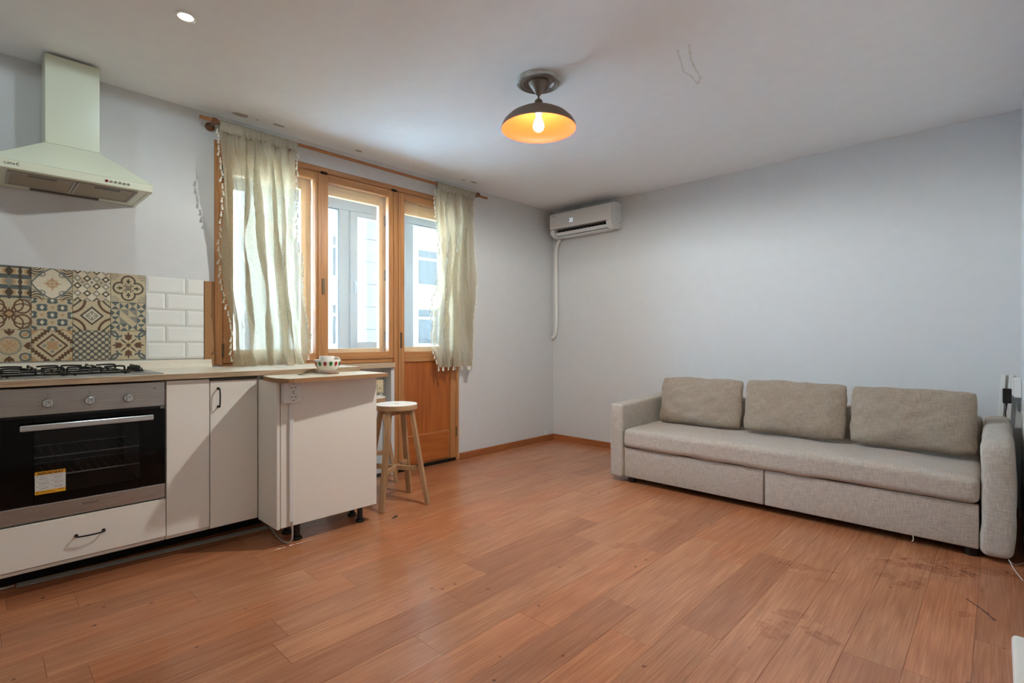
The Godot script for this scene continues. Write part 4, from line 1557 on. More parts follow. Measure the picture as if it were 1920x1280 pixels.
func make_stool() -> Node3D:
	var s := thing("wooden_stool", "round wooden stool", "stool", Vector3.ZERO)
	var st := mb(true)
	lathe(st, v3(0, 0.625, 0), [Vector2(0, 0), Vector2(0.137, 0.0), Vector2(0.14, 0.003), Vector2(0.14, 0.033)], 40)
	obj("seat", st, M.birch, s)
	st = mb(true)
	lathe(st, v3(0, 0.625, 0), [Vector2(0.14, 0.033), Vector2(0.137, 0.0365), Vector2(0.02, 0.0365), Vector2(0.019, 0.028), Vector2(0, 0.027)], 40)
	obj("seat_top", st, M.birch_top, s)
	st = mb(true)
	lathe(st, v3(0, 0.625, 0), [Vector2(0.0145, 0.0282), Vector2(0.014, 0.0318), Vector2(0, 0.032)], 14)
	obj("bolt_cap", st, M.dark_metal, s)
	for k in 4:
		var d := Vector3(cos(PI * 0.25 + k * PI * 0.5), 0, sin(PI * 0.25 + k * PI * 0.5))
		var top := d * 0.108 + v3(0, 0.625, 0)
		var foot := d * 0.222
		st = mb()
		bar(st, foot, top, 0.034, 0.026, d.cross(Vector3.UP))
		obj("leg", st, M.birch, s)
		# small corner brace under the seat
		st = mb()
		var p := d * 0.05 + v3(0, 0.607, 0)
		rbox(st, p, v3(0.085, 0.036, 0.018), 0.002, Basis(d, Vector3.UP, d.cross(Vector3.UP)))
		obj("brace", st, M.birch, s)
	for k in 2:
		var d := Vector3(cos(PI * 0.25 + k * PI * 0.5), 0, sin(PI * 0.25 + k * PI * 0.5))
		var y: float = 0.235 + k * 0.0
		var r := 0.222 - 0.114 * y / 0.625
		st = mb()
		if k == 0:
			rbox(st, v3(0, y, 0), v3(r * 2.0 - 0.02, 0.032, 0.022), 0.002, Basis(d, Vector3.UP, d.cross(Vector3.UP)))
			obj("crosspiece", st, M.birch, s)
		else:
			for e in [-1.0, 1.0]:
				rbox(st, d * e * (r * 0.5 + 0.0006) + v3(0, y, 0), v3(r - 0.021, 0.032, 0.022), 0.002, Basis(d, Vector3.UP, d.cross(Vector3.UP)))
			obj("crosspiece", st, M.birch, s)
	return s


func stools() -> void:
	var s := make_stool()
	s.position = v3(-2.462, 0, 0.637)
	s.rotation.y = deg_to_rad(-13.0)
	tag(s, "round pale wooden stool with splayed legs, in view between peninsula and door", "stool", "wooden stools by the peninsula")
	var t: Node3D = s.duplicate()
	t.name = numbered("wooden_stool")
	add_child(t)
	t.position = v3(-2.387, 0, 0.135)
	t.rotation.y = deg_to_rad(20.0)
	tag(t, "wooden stool under the window, mostly hidden behind the peninsula and the nearer stool", "stool", "wooden stools by the peninsula")


# ------------------------------------------------------------------ curtains
func curtains() -> void:
	var rod := thing("curtain_rod", "slim wooden curtain rod above the window and the balcony door", "curtain rod", v3(-2.29, 2.418, 0.1))
	GR = 0
	var st := mb(true)
	tube(st, [v3(-3.481, 2.424, 0.1), v3(-1.106, 2.413, 0.1)], 0.0115, 12)
	obj("pole", st, M.rod_wood, rod)
	for x in [-3.40, -1.22]:
		st = mb(true)
		var tx := Basis(Vector3.UP, Vector3.RIGHT, Vector3.FORWARD)
		lathe(st, v3(x - 0.016, 2.421, 0.1), [Vector2(0.012, 0), Vector2(0.019, 0.002), Vector2(0.021, 0.012), Vector2(0.021, 0.022), Vector2(0.018, 0.030), Vector2(0.012, 0.032)], 18, tx)
		var tz := Basis(Vector3.RIGHT, Vector3.BACK, Vector3.DOWN)
		lathe(st, v3(x, 2.413, 0.0), [Vector2(0.026, 0), Vector2(0.027, 0.012), Vector2(0.018, 0.018), Vector2(0.012, 0.022), Vector2(0.010, 0.05), Vector2(0.011, 0.085)], 18, tz)
		obj("bracket", st, M.dark_wood_knob, rod)
	curtain("long sheer linen curtain with tasselled sides, its hem resting on the worktop",
		[[0.0, -3.376, -2.895], [0.08, -3.372, -2.905], [0.45, -3.352, -2.905], [0.68, -3.335, -2.872], [0.85, -3.30, -2.848], [1.0, -3.292, -2.838]], 2.44, 0.922, 5.0, 3, true)
	curtain("shorter sheer linen curtain with a tasselled hem, hanging before the balcony door",
		[[0.0, -1.702, -1.268], [0.08, -1.703, -1.285], [1.0, -1.702, -1.287]], 2.435, 0.855, 4.0, 8, false)


func curtain(label: String, edges: Array, ytop: float, ybot: float, folds: float, seed_: int, rests: bool) -> void:
	var n := FastNoiseLite.new()
	n.seed = seed_
	n.frequency = 1.0
	n.fractal_octaves = 2
	var c := thing("curtain", label, "curtain", v3((edges[0][1] + edges[0][2]) * 0.5, ytop, 0.1), "linen curtains on the wooden rod")
	var edge := func(t: float, side: int) -> float:
		for k in edges.size() - 1:
			if t <= edges[k + 1][0]:
				return lerpf(edges[k][side], edges[k + 1][side], (t - edges[k][0]) / (edges[k + 1][0] - edges[k][0]))
		return edges[-1][side]
	var head := 0.062
	var cloth := func(u: float, t: float) -> Vector3:
		# t runs from below the header to the hem
		var y := lerpf(ytop - head, ybot, t)
		var tt := (ytop - y) / (ytop - ybot)
		var ph := u * folds * TAU + 1.6 * n.get_noise_2d(u * 2.2 + seed_, tt * 0.9) * 3.0
		var amp := lerpf(0.010, 0.046, smoothstep(0.0, 0.35, tt))
		var z := 0.1 + sin(ph) * amp + sin(ph * 2.3 + tt * 2.0) * amp * 0.35 + n.get_noise_2d(u * 6.0, tt * 3.0 + 9.0) * 0.018
		z += sin(u * 46.0 + n.get_noise_1d(u * 9.0) * 4.0) * 0.007 * (1.0 - smoothstep(0.0, 0.22, tt))
		z += n.get_noise_2d(u * 18.0, tt * 26.0) * 0.005 + absf(n.get_noise_2d(u * 13.0 + 4.0, tt * 5.0)) * 0.010
		z -= 0.016 * exp(-pow((u - 0.22 - 0.10 * tt) / 0.035, 2.0)) - 0.016 * exp(-pow((u - 0.60 + 0.08 * sin(tt * 4.0)) / 0.03, 2.0))
		var x := lerpf(edge.call(tt, 1), edge.call(tt, 2), u) + cos(ph) * amp * 0.85 * sin(PI * u)
		if rests:
			var f := smoothstep(0.93, 1.0, tt)
			z += f * (0.02 + n.get_noise_2d(u * 9.0, 3.0) * 0.06)
			y = maxf(y + f * n.get_noise_2d(u * 14.0, 7.0) * 0.012, ybot)
		return Vector3(x, y, maxf(z, 0.035))
	var st := mb(true)
	sheet(st, 150, 90, cloth, Vector3.BACK, Vector2(0.75, ytop - ybot))
	obj("cloth", st, M.linen, c)
	# rod pocket: a gathered tube of doubled cloth around the rod, with its frill below
	var hd := func(u: float, t: float) -> Vector3:
		var x := lerpf(edges[0][1], edges[0][2], u)
		var a := -PI * 0.5 + TAU * t
		var g := smoothstep(0.2, 0.32, u) if rests else 1.0
		var w := 1.0 + g * (0.16 * sin(u * 150.0 + sin(u * 37.0) * 2.0) + 0.09 * sin(u * 260.0 + t * 3.0)) + n.get_noise_2d(u * 20.0, t * 3.0) * 0.2
		var rr := 0.0155 * w + 0.003
		var yy := 2.419 - 0.004 * u + sin(a) * rr * (1.0 if sin(a) > 0.0 else 2.6)
		return Vector3(x + sin(u * 90.0 + t * 4.0) * 0.003 * g, yy, 0.1 + cos(a) * rr * (1.0 if sin(a) > 0.0 else 0.9))
	st = mb(true)
	sheet(st, 160, 18, hd, Vector3.ZERO, Vector2(0.75, 0.12))
	obj("rod_pocket", st, M.linen_double, c)
	# tassels on both edges (and along the hem of the short curtain)
	var ts := mb(true)
	O = Vector3.ZERO
	tube(ts, [v3(-0.016, 0, 0), v3(-0.011, 0.0, 0.003), v3(0, -0.002, 0)], 0.0012, 4)
	lathe(ts, v3(0, -0.034, 0), [Vector2(0, 0), Vector2(0.0072, 0.0), Vector2(0.0060, 0.014), Vector2(0.0038, 0.023), Vector2(0.0046, 0.028), Vector2(0.0030, 0.033), Vector2(0, 0.034)], 7)
	ts.generate_normals()
	var tm := ts.commit()
	O = c.position
	var rng := RandomNumberGenerator.new()
	rng.seed = seed_
	var count := int((ytop - ybot) / 0.042)
	for side in 2:
		for k in count:
			var t := (k + 0.5) / count
			var p: Vector3 = cloth.call(float(side), maxf(t - 0.03, 0.0))
			var o := MeshInstance3D.new()
			o.mesh = tm
			var turn := Basis(Vector3.UP, (0.0 if side == 0 else PI) + rng.randf_range(-0.5, 0.5) + PI) * Basis(Vector3.BACK, rng.randf_range(-0.35, 0.35))
			if side == 0:
				o.transform = Transform3D(turn, p - O + v3(-0.012, 0, 0.001))
			else:
				o.transform = Transform3D(turn, p - O + v3(0.012, 0, 0.001))
			put("tassel", o, M.tassel, c)
	if not rests:
		for k in 12:
			var p: Vector3 = cloth.call((k + 0.5) / 12.0, 1.0)
			var o := MeshInstance3D.new()
			o.mesh = tm
			o.transform = Transform3D(Basis(Vector3.UP, rng.randf() * TAU).scaled(Vector3(1.1, 1.0, 1.1)), p - O + v3(0, 0.003, 0.001))
			put("tassel", o, M.tassel, c)


# ------------------------------------------------------------------ sofa
func sofa() -> void:
	var n := FastNoiseLite.new()
	n.seed = 31
	n.frequency = 1.0
	n.fractal_octaves = 2
	var s := thing("sofa", "long beige linen sofa with low arms against the white wall", "sofa", v3(-0.55, 0, 2.5))
	GR = 2
	var st := mb(true)
	soft(st, v3(-0.545, 0.322, 1.427), v3(0.91, 0.573, 0.112), 0.022, 6, 4, func(p: Vector3, d: Vector3) -> Vector3:
		return p + Vector3.UP * (0.014 * (p.x / 0.455) if p.y > 0.2 else 0.0) + d * n.get_noise_3d(p.x * 5.0, p.y * 5.0, p.z * 5.0) * 0.005)
	obj("armrest", st, M.arm_cloth, s)
	st = mb(true)
	soft(st, v3(-0.54, 0.316, 3.564), v3(0.92, 0.585, 0.118), 0.034, 8, 5, func(p: Vector3, d: Vector3) -> Vector3:
		var belly := 0.014 * sin(clampf((p.y + 0.29) / 0.58, 0.0, 1.0) * PI)
		return p + Vector3.UP * (0.014 * (p.x / 0.46) if p.y > 0.2 else 0.0) + d * (n.get_noise_3d(p.x * 5.0, p.y * 5.0, p.z * 5.0 + 4.0) * 0.008) + Vector3(-belly * 0.4 if d.x < -0.3 else 0.0, 0, belly * (1.0 if d.z > 0.3 else 0.0)))
	obj("armrest", st, M.arm_cloth, s)
	# fixed base: two front boards of cloth, and the frame behind
	st = mb()
	bx(st, -0.955, -0.1, 0.05, 0.262, 1.49, 3.50, 0.004)
	obj("base_frame", st, M.seam_thread, s)
	for f in [[1.487, 2.4915], [2.4985, 3.5]]:
		st = mb(true)
		soft(st, v3(-0.962, 0.155, (f[0] + f[1]) * 0.5), v3(0.028, 0.222, f[1] - f[0]), 0.007, 3, 2)
		obj("front_panel", st, M.sofa_cloth, s)
	st = mb()
	bx(st, -0.976, -0.96, 0.05, 0.258, 2.4915, 2.4985, 0.001)
	obj("joint", st, M.seam_thread, s)
	st = mb(true)
	soft(st, v3(-0.59, 0.342, 2.4945), v3(0.83, 0.142, 2.018), 0.036, 26, 4, func(p: Vector3, d: Vector3) -> Vector3:
		var w := n.get_noise_3d(p.x * 3.0, p.y * 3.0, p.z * 3.0) * 0.007
		w += sin(p.z * 95.0 + n.get_noise_2d(p.z * 8.0, p.x * 8.0) * 3.0) * 0.0035 * exp(-pow((p.z + 0.35) / 0.22, 2.0)) * (1.0 if p.x < -0.2 else 0.0)
		return p + d * w - Vector3.UP * (0.012 * smoothstep(0.55, 1.01, p.z) if p.y > 0.0 else 0.0))
	obj("seat", st, M.sofa_cloth, s)
	st = mb(true)
	soft(st, v3(-0.19, 0.41, 2.4945), v3(0.2, 0.44, 2.016), 0.04, 8, 3, NONE, Basis(Vector3.BACK, -0.12))
	obj("backrest", st, M.sofa_cloth, s)
	for p in [[-0.93, 1.53], [-0.93, 3.47], [-0.15, 1.53], [-0.15, 3.47]]:
		st = mb(true)
		lathe(st, v3(p[0], 0, p[1]), [Vector2(0, 0), Vector2(0.028, 0), Vector2(0.03, 0.004), Vector2(0.031, 0.052)], 18)
		obj("foot", st, M.black_plastic, s)
	# loose back cushions
	var lab := ["beige back cushion nearest the air conditioner, first of three on the sofa", "beige back cushion in the middle of the sofa, creased down its face", "beige back cushion beside the armrest with the power adapter behind it"]
	var spec := [[1.527, 2.196, 0.395, 0.782, -0.47, 0.17, 3], [2.206, 2.858, 0.405, 0.795, -0.49, 0.175, 5], [2.866, 3.492, 0.405, 0.788, -0.49, 0.185, 6]]
	for k in 3:
		var c: Array = spec[k]
		var o := thing("back_cushion", lab[k], "cushion", v3(c[4], c[2], (c[0] + c[1]) * 0.5), "loose back cushions on the sofa")
		st = mb(true)
		pillow(st, v3(c[4], (c[2] + c[3]) * 0.5 + 0.014, (c[0] + c[1]) * 0.5), c[1] - c[0], c[3] - c[2], c[5], Basis(Vector3.BACK, -0.24) * Basis(Vector3.RIGHT, [-0.012, 0.004, 0.006][k]), c[6], n)
		obj("cover", st, M.cushion_cloth, o)
	# loose thread hanging from the sofa and a thin white cord by its corner
	at(-0.95, 0.0, 3.62)
	st = mb(true)
	tube(st, smooth_path([v3(-0.985, 0.03, 3.605), v3(-0.96, 0.004, 3.625), v3(-0.93, 0.003, 3.645), v3(-0.9, 0.003, 3.66)], 5), 0.0018, 5)
	tube(st, smooth_path([v3(-0.985, 0.03, 3.605), v3(-1.01, 0.005, 3.62), v3(-1.09, 0.003, 3.635), v3(-1.16, 0.003, 3.65)], 5), 0.0018, 5)
	tag(obj("white_cord", st, M.white_plastic), "thin white cord trailing on the floor from the corner of the sofa armrest", "cord")
	at(-0.97, 0.0, 3.3)
	st = mb(true)
	tube(st, smooth_path([v3(-0.982, 0.05, 3.24), v3(-0.985, 0.03, 3.243), v3(-0.984, 0.018, 3.238)], 4), 0.0022, 5)
	tag(obj("loose_thread", st, M.tassel), "frayed pale thread hanging below the front of the sofa", "thread")


# cushion standing in the y-z plane, thickness along x
func pillow(st: SurfaceTool, c: Vector3, w: float, h: float, d: float, turn: Basis, seed_: int, n: FastNoiseLite) -> void:
	st.set_smooth_group(1)
	var nu := 40
	var nv := 28
	var pt := func(i: int, j: int, side: float) -> Vector3:
		var u := sin((float(i) / nu - 0.5) * PI)
		var v := sin((float(j) / nv - 0.5) * PI)
		var ru := absf(u)
		var rv := absf(v)
		var puff := pow(maxf(0.0, (1.0 - pow(ru, 5.0)) * (1.0 - pow(rv, 5.0))), 0.5)
		var x := side * d * (0.36 * puff * (0.75 + 0.25 * (1.0 - u * u) * (1.0 - v * v)))
		# edges draw in between the corners, corners are rounded
		var z := u * w * 0.5 * (1.0 - 0.03 * (1.0 - rv * rv) * ru - 0.06 * pow(ru * rv, 4.0))
		var y := v * h * 0.5 * (1.0 - 0.04 * (1.0 - ru * ru) * rv - 0.09 * pow(ru * rv, 4.0))
		# slump: belly low
		x *= 1.0 - 0.22 * v
		var wr := n.get_noise_3d(u * 2.0 + seed_ * 7.0, v * 2.0, side) * 0.016
		var cr := maxf(pow(ru, 3.0), pow(rv, 3.0))
		wr += sin((u + v * 0.4) * 20.0 + n.get_noise_2d(u * 4.0 + seed_, v * 4.0) * 6.0) * 0.0016 * cr
		if seed_ == 5:
			wr += -0.010 * exp(-pow((u - 0.25 - v * 0.06) / 0.05, 2.0)) * (0.4 + 0.6 * smoothstep(-0.8, 0.9, v)) + 0.006 * exp(-pow((u - 0.16 - v * 0.06) / 0.06, 2.0))
		if seed_ == 3:
			wr += -0.010 * exp(-pow((v + 0.02 - 0.35 * (u - 0.6)) / 0.07, 2.0)) * smoothstep(0.3, 0.95, u)
		y += n.get_noise_2d(u * 1.3, seed_ * 3.0) * 0.012 * pow(rv, 3.0) * (1.0 - ru * ru)
		z += n.get_noise_2d(v * 1.3, seed_ * 5.0) * 0.012 * pow(ru, 3.0) * (1.0 - rv * rv)
		return c + turn * Vector3(x + side * wr * puff, y, z)
	for side in [-1.0, 1.0]:
		for i in nu:
			for j in nv:
				var q := []
				var uv := []
				for e in [[0, 0], [1, 0], [1, 1], [0, 1]]:
					q.append(pt.call(i + e[0], j + e[1], side))
					uv.append(Vector2(sin((float(i + e[0]) / nu - 0.5) * PI) * w * 0.5, sin((float(j + e[1]) / nv - 0.5) * PI) * h * 0.5) + UO)
				var out := turn * Vector3(side, 0, 0)
				tri(st, q[0], q[1], q[2], out, uv[0], uv[1], uv[2])
				tri(st, q[0], q[2], q[3], out, uv[0], uv[2], uv[3])


# ------------------------------------------------------------------ air conditioner
func air_conditioner() -> void:
	var a := thing("air_conditioner", "white split air conditioner high in the corner of the right wall", "air conditioner", v3(-0.1, 2.18, 0.49))
	var z0 := 0.115
	var z1 := 0.868
	var xf := Transform3D(Basis(Vector3.RIGHT, Vector3.UP, Vector3.BACK), v3(0, 0, z0))
	var st := mb()
	# shell: profile in x-y with the outlet notch
	extrude(st, PackedVector2Array([Vector2(-0.002, 2.195), Vector2(-0.002, 2.425), Vector2(-0.05, 2.44), Vector2(-0.15, 2.428), Vector2(-0.182, 2.415), Vector2(-0.182, 2.253), Vector2(-0.12, 2.25), Vector2(-0.10, 2.192), Vector2(-0.06, 2.178)]), z1 - z0, xf)
	obj("body", st, M.ac_plastic, a)
	for e in [[z0 - 0.0005, 0.055], [z1 - 0.058, 0.0585]]:
		st = mb()
		extrude(st, PackedVector2Array([Vector2(-0.1, 2.252), Vector2(-0.186, 2.252), Vector2(-0.189, 2.225), Vector2(-0.176, 2.200), Vector2(-0.145, 2.181), Vector2(-0.10, 2.172), Vector2(-0.06, 2.1785)]), e[1], Transform3D(xf.basis, v3(0, 0, e[0])))
		obj("end_cheek", st, M.ac_plastic, a)
	# front panel, slightly bowed
	st = mb()
	extrude(st, PackedVector2Array([Vector2(-0.183, 2.417), Vector2(-0.190, 2.416), Vector2(-0.196, 2.405), Vector2(-0.199, 2.34), Vector2(-0.199, 2.28), Vector2(-0.197, 2.258), Vector2(-0.183, 2.251)]), z1 - z0 - 0.001, xf, true)
	obj("front_panel", st, M.ac_plastic, a)
	# outlet: dark back, vanes, louvre
	st = mb()
	bx(st, -0.135, -0.118, 2.19, 2.2495, z0 + 0.055, z1 - 0.058, 0.0)
	obj("outlet_cavity", st, M.black_void, a)
	for k in 14:
		box("vane", M.slot_grey, a, -0.165, -0.135, 2.2, 2.246, z0 + 0.08 + k * 0.046, z0 + 0.083 + k * 0.046, 0.0)
	st = mb()
	GR = 2
	rbox(st, v3(-0.166, 2.2, (z0 + z1) * 0.5), v3(0.042, 0.005, z1 - z0 - 0.12), 0.002, Basis(Vector3.BACK, -0.75))
	obj("louvre", st, M.ac_plastic, a)
	st = mb()
	bx(st, -0.15, -0.06, 2.172, 2.18, z0 + 0.055, z1 - 0.058, 0.001)
	obj("lower_lip", st, M.ac_plastic, a)
	# display digits, badge, side details
	words("display_digits", "22", 0.052, M.display_glow, a, v3(-0.1996, 2.318, 0.395), Basis(Vector3.BACK, Vector3.UP, Vector3.LEFT), "Droid Sans Mono", 0.75)
	box("badge", M.grey_print, a, -0.199, -0.1975, 2.388, 2.392, z0 + 0.03, z0 + 0.075, 0.0)
	box("side_cover", M.ac_plastic, a, -0.10, -0.066, 2.31, 2.385, z1, z1 + 0.002, 0.001)
	st = mb(true)
	lathe(st, v3(-0.088, 2.275, z1), [Vector2(0.004, 0), Vector2(0.004, 0.0015), Vector2(0, 0.0015)], 10, Basis(Vector3.RIGHT, Vector3.BACK, Vector3.DOWN))
	obj("screw_hole", st, M.black_print, a)
	for k in 2:
		box("side_clip", M.slot_grey, a, -0.05 + k * 0.012, -0.028 + k * 0.01, 2.238 - k * 0.035, 2.243 - k * 0.035, z1, z1 + 0.002, 0.001)
	# pipes in white wrapping down the corner
	at(-0.02, 1.1, 0.05)
	var st2 := mb(true)
	tube(st2, smooth_path([v3(-0.045, 2.176, 0.135), v3(-0.035, 2.14, 0.095), v3(-0.024, 2.05, 0.063), v3(-0.022, 1.85, 0.06), v3(-0.022, 1.5, 0.062), v3(-0.022, 1.28, 0.063), v3(-0.022, 1.18, 0.055), v3(-0.022, 1.13, 0.033), v3(-0.022, 1.11, 0.004)], 8), 0.02, 12)
	tag(obj("wrapped_pipe", st2, M.white_plastic), "white wrapped pipe running down the corner below the air conditioner", "pipe")
	at(-0.2, 0.058, 0.006)
	st2 = mb()
	bx(st2, -0.152, -0.125, 0.062, 0.107, 0.0, 0.014, 0.003)
	tag(obj("cable_outlet", st2, M.white_plastic), "tiny white cable outlet just above the skirting board near the room corner", "outlet")


# ------------------------------------------------------------------ lamps
func lamps() -> void:
	var l := thing("pendant_lamp", "dark bronze pendant lamp with a copper-orange inside hanging from the ceiling", "lamp", v3(-2.292, 2.5, 1.747))
	var c := v3(-2.292, 0, 1.747)
	var st := mb(true)
	lathe(st, c, [Vector2(0.088, 2.4995), Vector2(0.122, 2.4995), Vector2(0.122, 2.488), Vector2(0.117, 2.482), Vector2(0.102, 2.480), Vector2(0.094, 2.484), Vector2(0.09, 2.492)], 48)
	obj("ceiling_ring", st, M.worn_white, l)
	st = mb(true)
	lathe(st, c, [Vector2(0, 2.494), Vector2(0.05, 2.495), Vector2(0.075, 2.493), Vector2(0.084, 2.481), Vector2(0.094, 2.4835), Vector2(0.104, 2.477), Vector2(0.107, 2.479)], 48)
	obj("ceiling_rose", st, M.bronze, l)
	st = mb(true)
	lathe(st, c, [Vector2(0.053, 2.494), Vector2(0.055, 2.485), Vector2(0.050, 2.476), Vector2(0.014, 2.425), Vector2(0.008, 2.420), Vector2(0, 2.419)], 32)
	obj("canopy_cup", st, M.bronze, l)
	st = mb(true)
	for k in 3:
		var y := 2.417 - k * 0.009
		lathe(st, v3(c.x, y - 0.004, c.z), [Vector2(0, 0), Vector2(0.005, 0.001), Vector2(0.007, 0.004), Vector2(0.005, 0.007), Vector2(0, 0.008)], 10)
	obj("ball_joint", st, M.bronze, l)
	# shade: one turned shell, dark outside and copper inside
	var outer := [Vector2(0.0, 2.396), Vector2(0.016, 2.396), Vector2(0.021, 2.391), Vector2(0.026, 2.362), Vector2(0.031, 2.352), Vector2(0.07, 2.344), Vector2(0.12, 2.326), Vector2(0.16, 2.303), Vector2(0.188, 2.276), Vector2(0.201, 2.252), Vector2(0.204, 2.240), Vector2(0.2025, 2.237)]
	var inner := [Vector2(0.2025, 2.237), Vector2(0.2005, 2.240), Vector2(0.197, 2.252), Vector2(0.184, 2.274), Vector2(0.157, 2.299), Vector2(0.118, 2.321), Vector2(0.069, 2.339), Vector2(0.02, 2.344), Vector2(0.0, 2.344)]
	st = mb(true)
	lathe(st, c, outer, 56, Basis.IDENTITY, 0.5)
	var sh := obj("shade", st, M.bronze, l)
	st = mb(true)
	lathe(st, c, inner, 56, Basis.IDENTITY, 0.2)
	obj("shade_lining", st, M.copper_inside, sh)
	st = mb(true)
	lathe(st, c, [Vector2(0.017, 2.344), Vector2(0.018, 2.322), Vector2(0.014, 2.318), Vector2(0, 2.318)], 20)
	obj("lamp_holder", st, M.bronze, l)
	st = mb(true)
	lathe(st, c, [Vector2(0, 2.222), Vector2(0.012, 2.2235), Vector2(0.024, 2.231), Vector2(0.0305, 2.246), Vector2(0.030, 2.262), Vector2(0.023, 2.282), Vector2(0.015, 2.302), Vector2(0.013, 2.3175)], 24)
	var b := obj("bulb", st, M.bulb_glow, l)
	b.cast_shadow = GeometryInstance3D.SHADOW_CASTING_SETTING_ON
	var o := OmniLight3D.new()
	o.name = "bulb_light"
	o.light_color = Color(0.965, 1.0, 0.985)
	o.light_energy = 1.7
	o.light_size = 0.028
	o.omni_range = 8.0
	o.omni_attenuation = 2.0
	o.shadow_enabled = true
	o.position = v3(0, 2.252 - 2.5, 0)
	l.add_child(o)
	# recessed spotlights in a row along the kitchen; the second lies outside the frame and throws the slanted shadow edge under the hood
	spotlight(-3.776, "small round recessed spotlight glowing in the ceiling in front of the cooker hood")
	spotlight(-4.76, "round recessed ceiling spotlight beyond the left end of the kitchen run")


func spotlight(x: float, label: String) -> void:
	var d := thing("ceiling_spotlight", label, "spotlight", v3(x, 2.5, 0.991), "recessed spotlights along the kitchen")
	var e := v3(x, 0, 0.991)
	var st := mb(true)
	lathe(st, e, [Vector2(0.030, 2.4985), Vector2(0.030, 2.4945), Vector2(0.040, 2.493), Vector2(0.043, 2.4965), Vector2(0.043, 2.4999)], 32)
	obj("trim_ring", st, M.white_plastic, d)
	st = mb(true)
	lathe(st, e, [Vector2(0, 2.4955), Vector2(0.02, 2.4957), Vector2(0.0298, 2.497)], 28)
	obj("light_lens", st, M.spot_glow, d)
	var s := SpotLight3D.new()
	s.name = "spot_light"
	s.light_color = Color(0.86, 0.96, 1.0)
	s.light_energy = 0.19
	s.light_size = 0.03
	s.spot_angle = 89.5
	s.spot_angle_attenuation = 0.08
	s.spot_range = 6.0
	s.spot_attenuation = 2.0
	s.shadow_enabled = true
	s.position = v3(0, -0.012, 0)
	s.rotation.x = -PI * 0.5
	d.add_child(s)


# ------------------------------------------------------------------ far right corner
func right_corner() -> void:
	GR = 1
	# vertical plastic ducts and a box on the corner of the wall
	for k in 2:
		at(-0.01, 0.6, 3.57 + k * 0.03)
		var st := mb()
		var x0 := 3.565 + k * 0.035
		bar(st, v3(-0.012, 0.06, x0 - 0.012), v3(-0.012, 0.872, x0 + 0.028), 0.022, 0.026, Vector3.BACK)
		tag(obj("cable_duct", st, M.white_plastic), ["white plastic cable duct behind the sofa armrest, the one nearer the cushions", "white plastic cable duct behind the sofa armrest, the one nearer the socket block"][k], "duct", "cable ducts behind the sofa armrest")
	var s := thing("socket_block", "white multiple socket block fixed at the corner of the wall behind the armrest", "socket", v3(-0.09, 0.8, 3.65))
	box("housing", M.white_plastic, s, -0.16, -0.03, 0.745, 0.862, 3.637, 3.67, 0.004)
	box("socket_face", M.white_plastic, s, -0.15, -0.04, 0.755, 0.852, 3.629, 3.638, 0.003)
	var a := thing("power_adapter", "black plug-in power adapter hanging in the socket behind the armrest", "adapter", v3(-0.1, 0.73, 3.60))
	box("housing", M.black_plastic, a, -0.12, -0.075, 0.705, 0.793, 3.588, 3.628, 0.004)
	var st2 := mb(true)
	tube(st2, smooth_path([v3(-0.098, 0.704, 3.606), v3(-0.098, 0.68, 3.606), v3(-0.095, 0.64, 3.602), v3(-0.092, 0.58, 3.607), v3(-0.09, 0.45, 3.61)], 5), 0.0026, 6)
	lathe(st2, v3(-0.098, 0.683, 3.606), [Vector2(0.003, 0), Vector2(0.0055, 0.022)], 8)
	obj("cable", st2, M.black_plastic, a)
	# corner of a low white table that reaches into the frame
	var t := thing("side_table", "white table whose rounded corner just enters the frame at the lower edge", "table", v3(-3.3, 0, 3.61))
	st2 = mb(true)
	soft(st2, v3(-3.225, 0.482, 3.622), v3(0.47, 0.036, 0.072), 0.008, 3, 3, NONE, Basis(Vector3.UP, 0.0))
	obj("table_top", st2, M.white_plastic, t)
	for x in [-3.43, -3.02]:
		box("leg", M.white_plastic, t, x - 0.015, x + 0.015, 0.0, 0.466, 3.625, 3.652, 0.003)


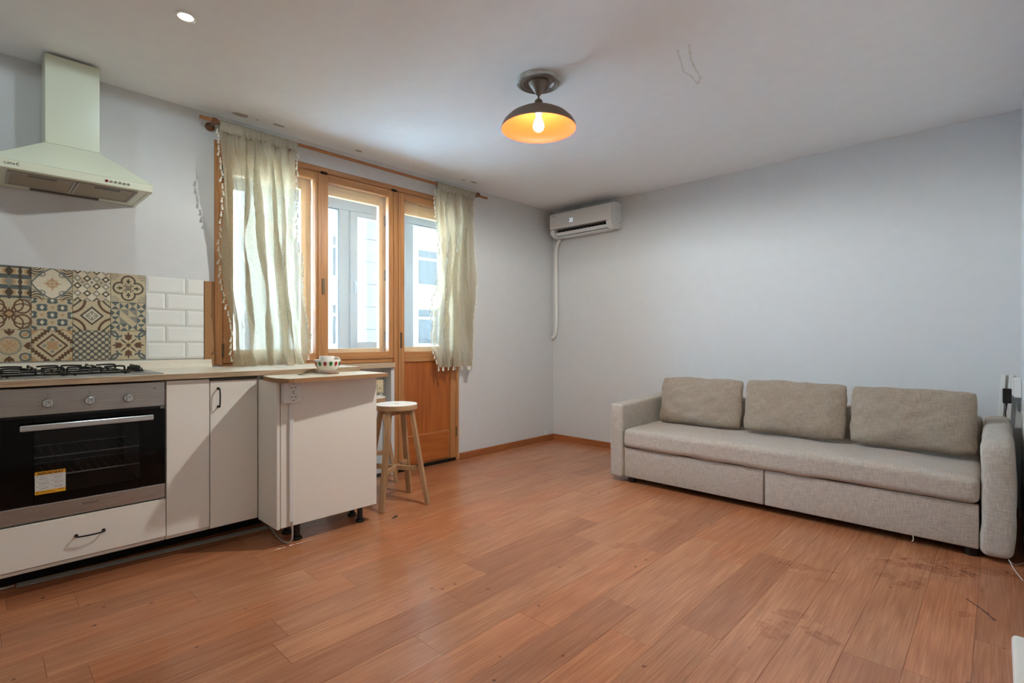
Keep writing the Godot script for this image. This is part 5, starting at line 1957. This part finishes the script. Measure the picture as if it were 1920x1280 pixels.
# ------------------------------------------------------------------ things on the peninsula
func small_things() -> void:
	var y := 0.8925
	at(-3.0, y, 0.745)
	var st := mb(true)
	lathe(st, v3(-3.0, y, 0.745), [Vector2(0, 0), Vector2(0.062, 0.0), Vector2(0.063, 0.003), Vector2(0, 0.003)], 30)
	tag(obj("coaster", st, M.cork), "round tan coaster under the white bowl", "coaster")
	var b := thing("bowl", "white bowl with a row of red and green printed trees below its rim", "bowl", v3(-3.0, y + 0.003, 0.745))
	st = mb(true)
	var prof := [Vector2(0, 0), Vector2(0.036, 0), Vector2(0.038, 0.006), Vector2(0.048, 0.016), Vector2(0.062, 0.036), Vector2(0.0705, 0.062), Vector2(0.0725, 0.077), Vector2(0.0718, 0.0785), Vector2(0.0695, 0.077), Vector2(0.0675, 0.062), Vector2(0.059, 0.038), Vector2(0.044, 0.018), Vector2(0, 0.008)]
	lathe(st, v3(-3.0, y + 0.003, 0.745), prof, 48)
	obj("body", st, M.ceramic, b)
	for k in 14:
		var t := TAU * k / 14.0
		var d := v3(cos(t), 0, sin(t))
		st = mb()
		# small tree of three lobes and a stem, printed proud of the glaze
		var side := Vector3.UP.cross(d)
		var basis := Basis(side, Vector3.UP, d).rotated(side, 0.18)
		var poly := PackedVector2Array([Vector2(0.0, -0.018), Vector2(0.003, -0.012), Vector2(0.007, -0.010), Vector2(0.0075, -0.005), Vector2(0.0095, -0.002), Vector2(0.0095, 0.003), Vector2(0.0075, 0.005), Vector2(0.008, 0.009), Vector2(0.003, 0.009), Vector2(0.002, 0.012), Vector2(-0.002, 0.012), Vector2(-0.003, 0.009), Vector2(-0.008, 0.009), Vector2(-0.0075, 0.005), Vector2(-0.0095, 0.003), Vector2(-0.0095, -0.002), Vector2(-0.0075, -0.005), Vector2(-0.007, -0.010), Vector2(-0.003, -0.012)])
		extrude(st, poly, 0.0012, Transform3D(basis, v3(-3.0, y + 0.003 + 0.058, 0.745) + d * 0.0697))
		obj("printed_tree", st, M.print_red if k % 2 else M.print_green, b)
	var c := thing("cup", "white cup with a small handle standing inside the bowl", "cup", v3(-3.0, y + 0.014, 0.745))
	st = mb(true)
	lathe(st, v3(-3.003, y + 0.0125, 0.742), [Vector2(0, 0), Vector2(0.03, 0), Vector2(0.036, 0.01), Vector2(0.041, 0.05), Vector2(0.042, 0.088), Vector2(0.0412, 0.0895), Vector2(0.0395, 0.088), Vector2(0.038, 0.05), Vector2(0.032, 0.012), Vector2(0, 0.01)], 36)
	obj("body", st, M.ceramic, c)
	st = mb(true)
	var h := v3(0.69, 0, 0.72)
	var o := v3(-3.003, y + 0.0125, 0.742)
	tube(st, smooth_path([o + h * 0.040 + v3(0, 0.076, 0), o + h * 0.055 + v3(0, 0.081, 0), o + h * 0.068 + v3(0, 0.077, 0), o + h * 0.069 + v3(0, 0.071, 0), o + h * 0.058 + v3(0, 0.0695, 0), o + h * 0.040 + v3(0, 0.066, 0)], 5), 0.0045, 8)
	obj("handle", st, M.ceramic, c)
	# spoon
	var s := thing("spoon", "steel teaspoon lying on the chipboard top beside the bowl", "spoon", v3(-3.11, y, 0.79))
	st = mb(true)
	var p0 := v3(-3.165, y + 0.006, 0.765)
	var p1 := v3(-3.05, y + 0.006, 0.84)
	var dir := (p1 - p0).normalized()
	tube(st, smooth_path([p0 + dir * 0.018, p0 + dir * 0.05 + v3(0, 0.004, 0), p0 + dir * 0.1 + v3(0, 0.0, 0), p1 + v3(0, -0.003, 0)], 5), 0.0024, 8, 1.7)
	obj("handle", st, M.steel_bright, s)
	st = mb(true)
	var lat := Vector3.UP.cross(dir)
	for top in [0, 1]:
		sheet(st, 12, 12, func(u: float, v: float) -> Vector3:
			var a := u * TAU
			var q := dir * cos(a) * 0.021 * v + lat * sin(a) * 0.0145 * v
			return p0 + q + Vector3.UP * (0.005 * v * v - 0.005 - top * 0.0009), Vector3.UP if top == 0 else Vector3.DOWN)
	obj("spoon_bowl", st, M.steel_bright, s)
